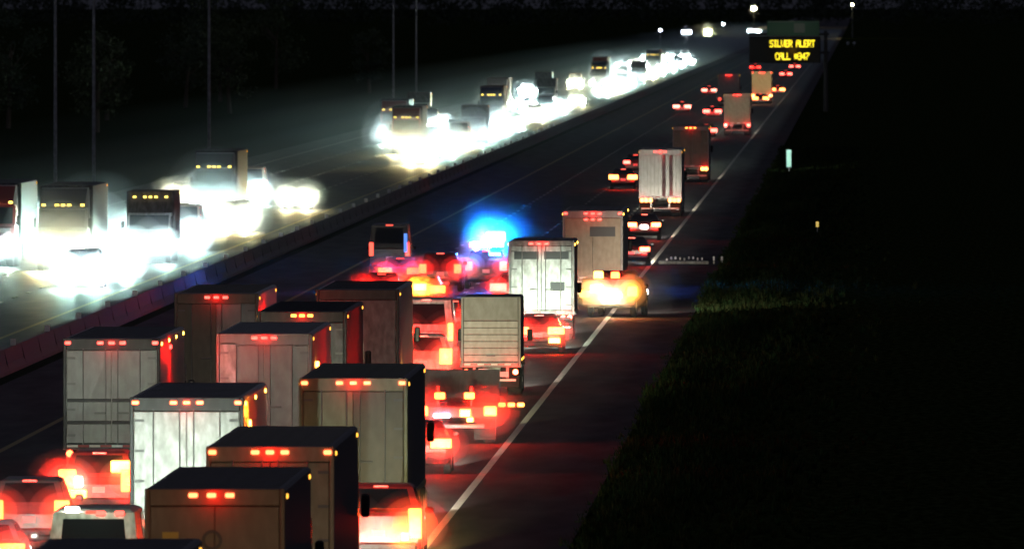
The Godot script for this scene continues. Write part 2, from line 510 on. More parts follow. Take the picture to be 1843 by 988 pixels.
	for s in [-1, 1]:
		bx(st, Vector3(s * 0.42, 0.85, z0 + 1.0 - 2.6), Vector3(0.12, 0.25, 7.2))
	part("chassis_rail", done(st), mats["black_plastic"], root)

func fill_semi(root: Node3D, o: Dictionary) -> float:
	fill_box(root, o)
	var l: float = o.get("l", 16.15)
	for s in [-1, 1]:
		for z in [-1.6, -2.9]:
			wheel(root, Vector3(s * 0.98, 0.52, z), 0.52, 0.6, mats["alloy"])
		part("landing_leg", boxed(Vector3(0.14, 1.0, 0.14), 0.02), mats["steel"], root, Vector3(s * 0.8, 0.62, -l + 3.4))
		part("side_skirt", boxed(Vector3(0.03, 0.6, l * 0.45), 0.01), o.frame, root, Vector3(s * 1.25, 0.8, -l * 0.55))
	fill_tractor(root, -l - 0.9, o.get("paint", mats["paint_navy"]), o)
	return l + 0.9 + 5.0

# a straight truck: cab in front of a cargo box
func fill_boxtruck(root: Node3D, o: Dictionary) -> float:
	fill_box(root, o)
	var l: float = o.get("l", 7.0)
	var hw: float = minf(1.1, o.get("w", 2.4) * 0.5 - 0.05)
	var z := -l - 0.15
	var st := st_new()
	loft(st, [
		[Vector3(-hw, 0.6, z), Vector3(-hw, 2.5, z), Vector3(hw, 2.5, z), Vector3(hw, 0.6, z)],
		[Vector3(-hw, 0.6, z - 1.0), Vector3(-hw + 0.04, 2.5, z - 1.0), Vector3(hw - 0.04, 2.5, z - 1.0), Vector3(hw, 0.6, z - 1.0)],
		[Vector3(-hw, 0.6, z - 1.9), Vector3(-hw + 0.04, 1.6, z - 1.8), Vector3(hw - 0.04, 1.6, z - 1.8), Vector3(hw, 0.6, z - 1.9)],
		[Vector3(-hw + 0.05, 0.5, z - 2.5), Vector3(-hw + 0.15, 1.25, z - 2.45), Vector3(hw - 0.15, 1.25, z - 2.45), Vector3(hw - 0.05, 0.5, z - 2.5)]])
	part("cab", done(st), o.get("paint", mats["paint_white"]), root)
	part("windshield", pane(Vector3(hw - 0.06, 1.7, z - 1.74), Vector3(-hw + 0.06, 1.7, z - 1.74), Vector3(-hw + 0.06, 2.42, z - 1.06), Vector3(hw - 0.06, 2.42, z - 1.06), 0.06, 0.02), mats["glass"], root)
	part("grille", boxed(Vector3(1.0, 0.4, 0.06), 0.02), mats["black_plastic"], root, Vector3(0, 0.9, z - 2.5))
	part("bumper", boxed(Vector3(hw * 2.0, 0.26, 0.2), 0.05), mats["steel"], root, Vector3(0, 0.48, z - 2.55))
	for s in [-1, 1]:
		part("side_window", boxed(Vector3(0.02, 0.6, 0.8)), mats["glass"], root, Vector3(s * (hw + 0.0), 2.05, z - 0.6))
		part("mirror", boxed(Vector3(0.18, 0.4, 0.1), 0.03), mats["black_plastic"], root, Vector3(s * (hw + 0.22), 1.9, z - 1.4))
		part("headlight", boxed(Vector3(0.36, 0.24, 0.12) * o.get("head_scale", 1.0), 0.04), o.get("head", mats["head_plain"]), root, Vector3(s * (hw - 0.26), 0.95, z - 2.5))
		if o.get("beam", 0.0) > 0.0:
			if o.get("low", 0.0) > 0.0:
				low_beam(root, Vector3(s * (hw - 0.26), 0.95, z - 2.68), o.low, Color(1, 0.95, 0.86))
			beam(root, Vector3(s * (hw - 0.26), 0.95, z - 2.68), o.beam, o.get("beam_col", Color(1, 0.93, 0.8)), o.get("beam_angle", 24.0), o.get("beam_pitch", -0.8), 0.08)
		wheel(root, Vector3(s * (hw - 0.12), 0.45, z - 1.6), 0.45, 0.26, mats["alloy"])
		wheel(root, Vector3(s * (hw - 0.2), 0.45, -1.9), 0.45, 0.5, mats["alloy"])
	if o.get("cab_lamps", false):
		for k in [-0.8, -0.28, 0.0, 0.28, 0.8]:
			part("cab_lamp", boxed(Vector3(0.16, 0.09, 0.08), 0.02), mats["cab_amber"], root, Vector3(k, o.get("cab_lamp_y", 2.54), z - 0.9 if o.get("cab_lamp_y", 2.54) < 2.6 else z + 0.1))
	st = st_new()
	for s in [-1, 1]:
		bx(st, Vector3(s * 0.42, 0.8, (z - 1.0) * 0.5), Vector3(0.1, 0.24, -z - 1.0 - 0.3))
	part("chassis_rail", done(st), mats["black_plastic"], root)
	return l + 2.8

# added mist puffs round the lamps, standing in for lens glare
func puff(called: String, at: Vector3, size: Vector3, density: float) -> void:
	var f := FogVolume.new()
	f.name = numbered(called)
	f.shape = RenderingServer.FOG_VOLUME_SHAPE_ELLIPSOID
	f.size = size
	f.position = at
	var key := "puff%s" % density
	if not shapes.has(key):
		var fm := FogMaterial.new()
		fm.density = density
		fm.albedo = Color(0.93, 0.99, 1.0)
		shapes[key] = fm
	f.material = shapes[key]
	f.set_meta("kind", "stuff")
	f.set_meta("label", "added mist puff standing in for glare round a lamp")
	add_child(f)

# a puff that thins outwards
func soft_puff(called: String, at: Vector3, size: Vector3, density: float, steps := 3) -> void:
	for k in steps:
		var q := 1.0 - 0.72 * k / steps
		puff(called, at, size * q, snappedf(density * [0.1, 0.5, 1.6, 2.4][k], 0.0001))

# ------------------------------------------------------------------ placing
func spot_out(x: float, s: float) -> Vector3:            # rear bumper of a vehicle driving away; s is its scale in the lens
	return Vector3(x, 0, -F / s)

func spot_in(x: float, s: float, l: float) -> Vector3:   # nose of a vehicle driving towards the camera
	return Vector3(x, 0, -F / s - l)

# ------------------------------------------------------------------ the dot letters of the message board, 5 x 7
const DOTS := {
	"S": ["01111", "10000", "10000", "01110", "00001", "00001", "11110"], "I": ["01110", "00100", "00100", "00100", "00100", "00100", "01110"],
	"L": ["10000", "10000", "10000", "10000", "10000", "10000", "11111"], "V": ["10001", "10001", "10001", "10001", "10001", "01010", "00100"],
	"E": ["11111", "10000", "10000", "11110", "10000", "10000", "11111"], "R": ["11110", "10001", "10001", "11110", "10100", "10010", "10001"],
	"A": ["01110", "10001", "10001", "11111", "10001", "10001", "10001"], "T": ["11111", "00100", "00100", "00100", "00100", "00100", "00100"],
	"C": ["01110", "10001", "10000", "10000", "10000", "10001", "01110"], "*": ["00000", "10101", "01110", "11111", "01110", "10101", "00000"],
	"3": ["11110", "00001", "00001", "01110", "00001", "00001", "11110"], "4": ["00010", "00110", "01010", "10010", "11111", "00010", "00010"],
	"7": ["11111", "00001", "00010", "00100", "01000", "01000", "01000"], " ": ["00000", "00000", "00000", "00000", "00000", "00000", "00000"],
}

func dotted(text: String, dot: float, pitch_x: float) -> Mesh:
	var st := st_new()
	var x0 := -text.length() * pitch_x * 0.5 + (pitch_x - dot * 4.0) * 0.5
	for k in text.length():
		var rows: Array = DOTS[text[k]]
		for r in 7:
			for c in 5:
				if rows[r][c] == "1":
					bx(st, Vector3(x0 + k * pitch_x + c * dot, (3 - r) * dot * 1.35, 0), Vector3(dot * 0.98, dot * 1.3, 0.05))
	return done(st)

func make_materials() -> void:
	grime = noise_tex(0.02, Color(0.62, 0.6, 0.57), Color(1, 1, 1))
	smear = noise_tex(0.02, Color(0.87, 0.86, 0.84), Color(1, 1, 1), 256, FastNoiseLite.TYPE_SIMPLEX_SMOOTH, 5)
	mat("rubber", lin(0.02, 0.02, 0.02), 0.8)
	mat("steel", lin(0.3, 0.3, 0.31), 0.6, 0.3)
	mat("rod", lin(0.22, 0.22, 0.21), 0.7)
	mat("alloy", lin(0.45, 0.45, 0.46), 0.3, 0.7)
	mat("black_plastic", lin(0.02, 0.02, 0.022), 0.5)
	mat("glass", lin(0.015, 0.017, 0.02), 0.08)
	mat("plate_pale", lin(0.7, 0.7, 0.72), 0.5)  # pale plate colour, no glow of its own
	mat("tape", lin(0.7, 0.68, 0.62), 0.35)
	mat("paint_white", lin(0.72, 0.73, 0.72), 0.35, 0.0, 0.3)
	mat("paint_silver", lin(0.42, 0.43, 0.45), 0.3, 0.4)
	mat("paint_grey", lin(0.14, 0.145, 0.15), 0.3, 0.2)
	mat("paint_black", lin(0.02, 0.02, 0.024), 0.25)
	mat("paint_navy", lin(0.03, 0.045, 0.1), 0.3)
	mat("paint_red", lin(0.3, 0.03, 0.03), 0.3)
	mat("paint_beige", lin(0.45, 0.4, 0.32), 0.4)
	mat("skin_white", lin(0.62, 0.62, 0.6), 0.45, 0.0, 0.6)
	mat("skin_grey", lin(0.36, 0.36, 0.35), 0.45, 0.0, 0.6)
	mat("skin_dark", lin(0.2, 0.19, 0.205), 0.5, 0.0, 0.3)
	mat("skin_tan", lin(0.42, 0.36, 0.25), 0.5, 0.0, 0.6)
	mat("skin_brown", lin(0.2, 0.17, 0.13), 0.5, 0.0, 0.6)
	mat("skin_olive", lin(0.34, 0.34, 0.22), 0.5, 0.0, 0.9)
	mat("skin_silver", lin(0.45, 0.48, 0.48), 0.28, 0.7, 0.6)
	mat("frame_grey", lin(0.3, 0.3, 0.3), 0.5, 0.2, 0.6)
	mat("frame_dark", lin(0.045, 0.045, 0.05), 0.5, 0.0, 0.3)
	mat("frame_white", lin(0.6, 0.6, 0.58), 0.45, 0.0, 0.3)
	mat("graphic_dark", lin(0.04, 0.045, 0.05), 0.5)
	mat("graphic_yellow", lin(0.55, 0.45, 0.08), 0.5)
	lamp("tail", Color(1.0, 0.1, 0.03), 10.0)
	lamp("tail_hot", Color(1.0, 0.085, 0.014), 24.0)
	lamp("tail_far", Color(1.0, 0.14, 0.1), 6.0)
	lamp("tail_pale", Color(1.0, 0.35, 0.25), 4.0)
	lamp("tail_orange", Color(1.0, 0.3, 0.06), 8.0)
	lamp("tail_dim", Color(1.0, 0.08, 0.05), 2.5)
	lamp("id_red", Color(1.0, 0.07, 0.05), 5.0)
	lamp("id_hot", Color(1.0, 0.15, 0.05), 7.0)
	lamp("id_orange", Color(1.0, 0.32, 0.05), 6.0)
	lamp("amber_lamp", Color(1.0, 0.45, 0.05), 2.5)
	lamp("amber_hot", Color(1.0, 0.48, 0.06), 14.0)
	lamp("cab_amber", Color(1.0, 0.72, 0.12), 4.0)
	lamp("work_white", Color(1.0, 0.93, 0.75), 40.0)
	lamp("head_plain", Color(1.0, 0.96, 0.86), 14.0)
	lamp("head_cool", Color(0.84, 1.0, 0.99), 320.0)
	lamp("head_warm", Color(1.0, 0.93, 0.68), 300.0)
	lamp("blue_lamp", Color(0.05, 0.42, 1.0), 45.0)
	lamp("blue_white", Color(0.45, 0.8, 1.0), 12.0)
	lamp("red_lamp", Color(1.0, 0.3, 0.3), 6.0)
	lamp("led_amber", Color(1.0, 0.8, 0.02), 2.2)
	lamp("street_warm", Color(1.0, 0.92, 0.5), 90.0)
	lamp("street_cool", Color(0.8, 0.87, 1.0), 50.0)

# ------------------------------------------------------------------ the setting
func sheet(x0: float, x1: float, z0: float, z1: float, y: float, thick := 0.0) -> Mesh:
	var st := st_new()
	if thick > 0.0:
		bx(st, Vector3((x0 + x1) * 0.5, y - thick * 0.5, (z0 + z1) * 0.5), Vector3(x1 - x0, thick, absf(z1 - z0)))
	else:
		var n := 30
		for k in n:
			var a := lerpf(z0, z1, float(k) / n)
			var b := lerpf(z0, z1, float(k + 1) / n)
			quad(st, Vector3(x0, y, a), Vector3(x0, y, b), Vector3(x1, y, b), Vector3(x1, y, a))
	return done(st)

func dashes(x: float, z0: float, z1: float, y: float) -> Mesh:
	var st := st_new()
	var z := z0
	while z > z1:
		quad(st, Vector3(x - 0.08, y, z), Vector3(x - 0.08, y, z - 3.05), Vector3(x + 0.08, y, z - 3.05), Vector3(x + 0.08, y, z))
		z -= 12.2
	return done(st)

# thermoplastic marking with raised cross ribs, added so the line catches headlights
func ribbed_line(x: float, w: float, z0: float, z1: float) -> Mesh:
	var st := st_new()
	var z := z0
	while z > z1:
		var h := 0.022
		var step := 1.0 if z > -1200.0 else 2.0
		quad(st, Vector3(x - w * 0.5, 0.012, z), Vector3(x + w * 0.5, 0.012, z), Vector3(x + w * 0.5, h, z - 0.02), Vector3(x - w * 0.5, h, z - 0.02))
		quad(st, Vector3(x - w * 0.5, h, z - 0.02), Vector3(x + w * 0.5, h, z - 0.02), Vector3(x + w * 0.5, h, z - 0.2), Vector3(x - w * 0.5, h, z - 0.2))
		quad(st, Vector3(x - w * 0.5, h, z - 0.2), Vector3(x + w * 0.5, h, z - 0.2), Vector3(x + w * 0.5, 0.012, z - step), Vector3(x - w * 0.5, 0.012, z - step))
		z -= step
	return done(st)

func ribbed_dashes(x: float) -> Mesh:
	var st := st_new()
	var z := -260.0
	while z > -3600.0:
		for k in 3:
			bx(st, Vector3(x, 0.018, z - k * 1.0 - 0.4), Vector3(0.15, 0.02, 0.8))
		z -= 12.2
	return done(st)

func setting() -> void:
	var asphalt := StandardMaterial3D.new()
	asphalt.resource_name = "asphalt"
	asphalt.albedo_color = lin(0.075, 0.072, 0.075)
	asphalt.albedo_texture = noise_tex(0.03, Color(0.7, 0.7, 0.72), Color(1, 1, 1))
	asphalt.uv1_triplanar = true
	asphalt.uv1_world_triplanar = true
	asphalt.uv1_scale = Vector3(0.11, 0.11, 0.013)
	asphalt.roughness = 1.0
	asphalt.metallic_specular = 0.24
	asphalt.roughness_texture = noise_tex(0.02, Color(0.6, 0.6, 0.6), Color(0.85, 0.85, 0.85))
	var concrete_road := asphalt.duplicate()
	concrete_road.resource_name = "worn_asphalt"
	concrete_road.albedo_color = lin(0.1, 0.1, 0.098)
	concrete_road.roughness = 0.75
	concrete_road.metallic_specular = 0.2
	var dirt := StandardMaterial3D.new()
	dirt.resource_name = "turf"
	dirt.albedo_color = lin(0.045, 0.06, 0.022)
	dirt.albedo_texture = noise_tex(0.05, Color(0.45, 0.5, 0.4), Color(1, 1, 1))
	dirt.uv1_triplanar = true
	dirt.uv1_world_triplanar = true
	dirt.uv1_scale = Vector3(0.2, 0.2, 0.03)
	dirt.roughness = 0.95
	dirt.specular_mode = BaseMaterial3D.SPECULAR_DISABLED
	struct("ground", sheet(-4000, 4000, 40, -30000, -0.09), dirt)
	struct("road_outbound", sheet(-29.4, -7.0, 40, -14000, 0.0), asphalt)
	struct("road_inbound", sheet(-51.5, -31.4, 40, -14000, 0.0), concrete_road)
	var white := mat("line_white", lin(0.62, 0.62, 0.58), 0.5, 0.0, 0.3)
	var yellow := mat("line_yellow", lin(0.55, 0.4, 0.06), 0.5, 0.0, 0.3)
	struct("edge_line", ribbed_line(-10.48, 0.2, -260, -3600), white)
	struct("edge_line_yellow", sheet(-25.2, -25.0, 30, -13000, 0.012), yellow)
	struct("edge_line_yellow", sheet(-33.6, -33.4, 30, -13000, 0.012), yellow)
	struct("edge_line", sheet(-48.5, -48.3, 30, -13000, 0.012), white)
	for x in [-14.15, -17.8, -21.45]:
		struct("lane_line", ribbed_dashes(x), white)
	for x in [-37.5, -41.1, -44.7]:
		struct("lane_line", ribbed_dashes(x), white)
	# concrete barrier between the carriageways
	var conc := mat("concrete", lin(0.28, 0.275, 0.26), 0.85, 0.0, 0.6)
	var t := thing("median_barrier", "long grey concrete barrier with small reflectors between the two carriageways", "barrier")
	var prof := [[0.32, -0.05], [0.32, 0.08], [0.2, 0.3], [0.11, 0.82], [-0.11, 0.82], [-0.2, 0.3], [-0.32, 0.08], [-0.32, -0.05]]
	for k in 220:                                 # cast in runs of 12 m, each with a joint
		var st := st_new()
		var z0 := -300.0 - k * 12.0 * (1.0 if k < 160 else 1.0)
		var rs := []
		for z in [z0 - 0.06, z0 - 11.94 if k < 219 else -12000.0]:
			var r := []
			for q in prof:
				r.append(Vector3(-30.4 + q[0], q[1], z))
			rs.append(r)
		loft(st, rs)
		part("barrier_run", done(st), conc, t)
	for k in 46:
		part("reflector", boxed(Vector3(0.2, 0.24, 0.03), 0.01), mats["reflector"], t, Vector3(-30.33, 0.94, -520.0 - k * 25.0))
	# shoulder kerb and its studs, lying across the right shoulder
	t = thing("shoulder_kerb", "pale low kerb with small white studs lying across the right shoulder", "kerb", "", Vector3(-9.0, 0, -832))
	part("kerb_stone", boxed(Vector3(2.5, 0.16, 0.5), 0.03), mat("pale_concrete", lin(0.55, 0.55, 0.52), 0.8, 0.0, 0.3), t, Vector3(0.15, 0.08, 0))
	for k in 9:
		part("stud", boxed(Vector3(0.09, 0.14, 0.08), 0.02), mats["reflector"], t, Vector3(-0.7 + k * 0.22, 0.2 + 0.1 * absf(sin(k * 2.3)), -1.2))
	for q in [[-7.35, "short white marker post on the shoulder edge, next to the pale kerb"], [-6.95, "short white marker post in the grass edge, just right of the other short post"]]:
		t = thing("marker_post", q[1], "marker post", "short posts beside the kerb", Vector3(q[0], 0, -834))
		part("post", boxed(Vector3(0.09, 0.36, 0.05), 0.015), mats["paint_white"], t, Vector3(0, 0.1, 0))
		part("reflector", boxed(Vector3(0.1, 0.2, 0.02), 0.005), mats["reflector"], t, Vector3(0, 0.26, 0.036))

func grass() -> void:
	var st := st_new()
	for k in 7:
		var a := TAU * k / 7.0 + 0.3 * sin(k * 5.0)
		var d := Vector3(cos(a), 0, sin(a))
		var w := Vector3(-d.z, 0, d.x) * 0.035
		var h := 0.26 + 0.1 * sin(k * 3.7)
		tri(st, d * 0.03 - w, d * 0.03 + w, d * (0.12 + 0.05 * sin(k * 1.9)) + Vector3(0, h, 0))
	var blade := done(st)
	var mm := MultiMesh.new()
	mm.transform_format = MultiMesh.TRANSFORM_3D
	mm.use_colors = true
	mm.mesh = blade
	mm.instance_count = 26000
	for k in mm.instance_count:
		var z := -rng.randf_range(330.0, 1500.0)
		var x := -6.95 + absf(rng.randfn(0.0, 2.6))
		if x < -6.0 and rng.randf() < 0.4:
			x -= rng.randf() * 0.35
		var s := rng.randf_range(0.3, 0.85) * (1.0 + 0.7 * absf(sin(z * 0.031) * sin(z * 0.013 + x)))
		mm.set_instance_transform(k, Transform3D(Basis(Vector3.UP, rng.randf() * TAU).scaled(Vector3(s * 1.4, s, s * 1.4)), Vector3(x, -0.09, z)))
		var g := rng.randf_range(0.6, 1.3)
		mm.set_instance_color(k, Color(0.024 * g * rng.randf_range(0.7, 1.6), 0.042 * g, 0.016 * g))
	var o := MultiMeshInstance3D.new()
	o.name = "grass"
	o.multimesh = mm
	var m := StandardMaterial3D.new()
	m.resource_name = "grass_blades"
	m.vertex_color_use_as_albedo = true
	m.roughness = 0.7
	m.specular_mode = BaseMaterial3D.SPECULAR_DISABLED
	o.material_override = m
	o.set_meta("kind", "stuff")
	tag(o, "rough grass verge along the right shoulder", "grass")
	add_child(o)

func tree(at: Vector3, h: float, label: String, seed_n: int) -> void:
	var t := thing("roadside_tree", label, "tree", "trees beyond the inbound carriageway", at)
	var r := RandomNumberGenerator.new()
	r.seed = seed_n
	var st := st_new()
	tube(st, Vector3.ZERO, Vector3(r.randf_range(-0.5, 0.5), h * 0.6, 0), 0.28, 0.12, 7)
	for k in 7:
		var y := h * r.randf_range(0.25, 0.6)
		var a := r.randf() * TAU
		tube(st, Vector3(0, y, 0), Vector3(cos(a) * h * 0.22, y + h * 0.16, sin(a) * h * 0.22), 0.09, 0.03, 5)
	part("trunk", done(st), mat("bark", lin(0.09, 0.065, 0.045), 0.9), t)
	st = st_new()
	for c in 26:
		var a := r.randf() * TAU
		var rad := h * 0.26 * sqrt(r.randf())
		var y := h * r.randf_range(0.2, 0.95)
		rad *= 1.1 - 0.7 * absf(y / h - 0.5)
		var cc := Vector3(cos(a) * rad, y, sin(a) * rad)
		var cr := h * r.randf_range(0.05, 0.11)
		for k in 60:
			var p := cc + Vector3(r.randfn(), r.randfn() * 0.7, r.randfn()) * cr * 0.6
			var u := Vector3(r.randfn(), r.randfn(), r.randfn()).normalized() * r.randf_range(0.16, 0.34)
			var v := Vector3(r.randfn(), r.randfn(), r.randfn()).normalized() * r.randf_range(0.12, 0.26)
			tri(st, p - u, p + u, p + v * 1.6)
	var o := part("crown", done(st), mat("leaves%d" % (seed_n % 3), [lin(0.05, 0.075, 0.025), lin(0.06, 0.08, 0.03), lin(0.04, 0.065, 0.03)][seed_n % 3], 0.7), t)
	o.set_meta("kind", "stuff")

func roadside() -> void:
	# tall pale poles beyond the far carriageway
	var pole_labels := ["tall thin pole at the left edge of the view, dimmest and furthest left", "tall thin pale pole above the largest near glare of headlights, brightest of the poles",
		"tall thin pole rising over the single brightest starred headlight", "tall thin pole beyond the road left of the middle headlight mass", "tall thin pole just right of its twin over the middle headlight mass"]
	var pole_at := [[-54.0, 26.9], [-52.0, 26.6], [-50.0, 23.5], [-54.0, 15.6], [-54.5, 14.7]]
	for k in 5:
		var t := thing("utility_pole", pole_labels[k], "pole", "tall poles along the far side", spot_out(pole_at[k][0], pole_at[k][1]))
		part("shaft", tubed(Vector3.ZERO, Vector3(0, 21, 0), 0.13, 0.08, 10), mats["steel_matt"], t)
		part("base_collar", tubed(Vector3(0, -0.1, 0), Vector3(0, 0.5, 0), 0.24, 0.2, 10), mats["concrete"], t)
		part("crossarm", boxed(Vector3(2.6, 0.14, 0.14), 0.02), mats["steel_matt"], t, Vector3(0, 19.8, 0.12))
	# lamps standing far down the road
	var lamps := [[-57.0, 4.83, 1.6, "street_warm", "low warm floodlight at the far end of the inbound lanes, brightest of the far lamps", 1500.0, 2.4],
		[-56.0, 5.6, 3.3, "street_cool", "bluish white twin floodlight just left of the bright warm far lamp", 400.0, 1.3],
		[-55.0, 4.5, 4.2, "street_cool", "small white lamp post just right of the bright warm far lamp", 500.0, 0.8],
		[-56.0, 6.45, 5.2, "street_cool", "small cool lamp post above the far mass of headlights", 300.0, 0.6],
		[-55.0, 3.5, 9.6, "street_warm", "tall street lamp with a warm head near the top edge, left of the green sign", 3000.0, 1.9],
		[-3.0, 5.0, 12.0, "street_warm", "faint tall lamp at the top edge, right of the green sign", 600.0, 0.7]]
	for q in lamps:
		var p := spot_out(q[0], q[1])
		var t := thing("lamp_post", q[4], "street lamp", "lamps far down the road", p)
		part("post", tubed(Vector3.ZERO, Vector3(0, q[2], 0), 0.1, 0.06, 8), mats["steel_matt"], t)
		part("lamp_arm", boxed(Vector3(0.1, 0.1, 1.0), 0.02), mats["steel_matt"], t, Vector3(0, q[2] + 0.03, 0.5))
		var twin: bool = q[4].contains("twin")
		for dx in ([-0.8, 0.8] if twin else [0.0]):
			part("lamp_head", boxed(Vector3(1.0, 0.8, 0.5) * q[6], 0.15), mats[q[3]], t, Vector3(dx, q[2], 1.1))
		beam(t, Vector3(0, q[2], 1.9), q[5], Color(1, 0.9, 0.6) if q[3] == "street_warm" else Color(0.8, 0.88, 1.0), 60.0, 0.0, 0.2)
		t.get_child(t.get_child_count() - 1).rotation.y = PI
		soft_puff("lamp_glare_puff", p + Vector3(0, q[2], 1.6), Vector3(4.2, 4.2, 3.0) * q[6], 0.02 if q[5] > 900.0 else 0.01)  # added puff imitating glare round the far lamp
	# message board and guide sign on one gantry at the right shoulder
	var z := -2000.0
	var t2 := thing("message_sign", "dark overhead board with amber dot letters reading SILVER ALERT CALL *347", "sign", "", Vector3(-4.2, 0, z))
	part("sign_box", boxed(Vector3(8.6, 3.2, 1.0), 0.08), mat("sign_black", lin(0.012, 0.012, 0.012), 0.6), t2, Vector3(-4.9, 7.35, 0.3))
	var t1 := part("lettering", dotted("SILVER ALERT", 0.088, 0.455), mats["led_amber"], t2, Vector3(-4.0, 8.08, 0.83))
	t1.set_meta("label", "amber dot letters SILVER ALERT")
	t1 = part("lettering", dotted("CALL *347", 0.088, 0.455), mats["led_amber"], t2, Vector3(-4.0, 6.55, 0.83))
	t1.set_meta("label", "amber dot letters CALL *347")
	part("support_post", tubed(Vector3(0, -0.1, -0.6), Vector3(0, 9.6, -0.6), 0.3, 0.22, 12), mats["gantry_dark"], t2)
	part("arm", tubed(Vector3(0.4, 9.2, -0.6), Vector3(-9.2, 9.2, -0.6), 0.16, 0.14, 8), mats["gantry_dark"], t2)
	part("arm", tubed(Vector3(0.4, 7.0, -0.6), Vector3(-9.2, 7.0, -0.6), 0.16, 0.14, 8), mats["gantry_dark"], t2)
	glow(t2, Vector3(-4.0, 7.3, 1.4), 0.5, Color(1, 0.75, 0.1), 0.5)
	t2 = thing("guide_sign", "dark green guide sign with a small pale patch above the amber message board", "sign", "", Vector3(-4.2, 8.95, z))
	part("sign_panel", boxed(Vector3(6.3, 1.8, 0.08), 0.02), mat("sign_green", lin(0.0, 0.12, 0.05), 0.4), t2, Vector3(-3.9, 0.95, 0.35))
	part("pale_patch", boxed(Vector3(1.3, 1.1, 0.03), 0.01), mat("sign_pale", lin(0.16, 0.22, 0.17), 0.4), t2, Vector3(-3.15, 1.0, 0.41))
	part("border", boxed(Vector3(6.1, 0.07, 0.02)), mats["sign_pale"], t2, Vector3(-3.9, 1.75, 0.405))
	part("bracket", boxed(Vector3(0.2, 1.7, 0.5), 0.02), mats["steel_matt"], t2, Vector3(-5.5, 0.9, 0.05))
	part("bracket", boxed(Vector3(0.2, 1.7, 0.5), 0.02), mats["steel_matt"], t2, Vector3(-2.3, 0.9, 0.05))
	# small roadside signs
	t2 = thing("mile_sign", "narrow upright pale green marker sign standing in the right verge", "sign", "", spot_out(-5.5, 23.4))
	part("sign_panel", boxed(Vector3(0.38, 1.35, 0.03), 0.01), mats["reflect_teal"], t2, Vector3(-0.02, 1.05, 0.04))
	part("post", boxed(Vector3(0.07, 2.0, 0.06), 0.01), mats["steel_matt"], t2, Vector3(0, 0.7, -0.02))
	t2 = thing("yellow_marker", "small yellow reflector on a thin post out in the dark field", "marker post", "", spot_out(-2.45, 31.8))
	part("reflector", boxed(Vector3(0.16, 0.3, 0.03), 0.02), mats["reflector_glow"], t2, Vector3(0, 0.5, 0.03))  # glows by its own colour in place of returned headlights
	part("post", boxed(Vector3(0.06, 0.75, 0.05), 0.01), mats["steel_matt"], t2, Vector3(0, 0.25, 0))
	for q in [[-3.8, 6.1, "dim white reflector post far beyond the green sign"], [-1.9, 6.1, "fainter reflector post, the right one of the two far beyond the green sign"]]:
		t2 = thing("reflector_post", q[2], "marker post", "far reflector posts", spot_out(q[0], q[1]))
		part("post", boxed(Vector3(0.12, 1.2, 0.1), 0.02), mats["steel_matt"], t2, Vector3(0, 0.5, 0))
		part("reflector", boxed(Vector3(0.7, 0.7, 0.06), 0.02), mats["reflector"], t2, Vector3(0, 0.9, 0.09))
	# the wood that closes the view, many kilometres off
	var ws := st_new()
	for k in 800:
		var c := Vector3(rng.randf_range(-800, 400), rng.randf_range(3, 19), -9300.0 - rng.randf_range(0, 900))
		for j in 40:
			var q := c + Vector3(rng.randfn() * 3.5, rng.randfn() * 2.6, rng.randfn() * 3.5)
			var u := Vector3(rng.randfn(), rng.randfn(), rng.randfn()).normalized() * 1.6
			var v := Vector3(rng.randfn(), rng.randfn(), rng.randfn()).normalized() * 1.6
			tri(ws, q - u, q + u, q + v)
	tag(struct("distant_wood", done(ws), mat("leaves_far", lin(0.03, 0.045, 0.02), 0.9), Vector3.ZERO, "stuff"), "dark wood closing the view at the horizon", "wood")
	# trees beyond the inbound carriageway
	var ords := ["first", "second", "third", "fourth", "fifth", "sixth", "seventh", "eighth", "ninth", "tenth", "eleventh", "twelfth", "thirteenth", "fourteenth", "fifteenth", "sixteenth"]
	for k in 16:
		var d := 880.0 + k * 110.0 + rng.randf_range(-30, 30)
		tree(Vector3(-70.0 - rng.randf_range(0, 24), -0.1, -d), rng.randf_range(9, 15), "dark leafy tree beyond the inbound lanes, %s tree from the near end" % ords[k], k + 3)

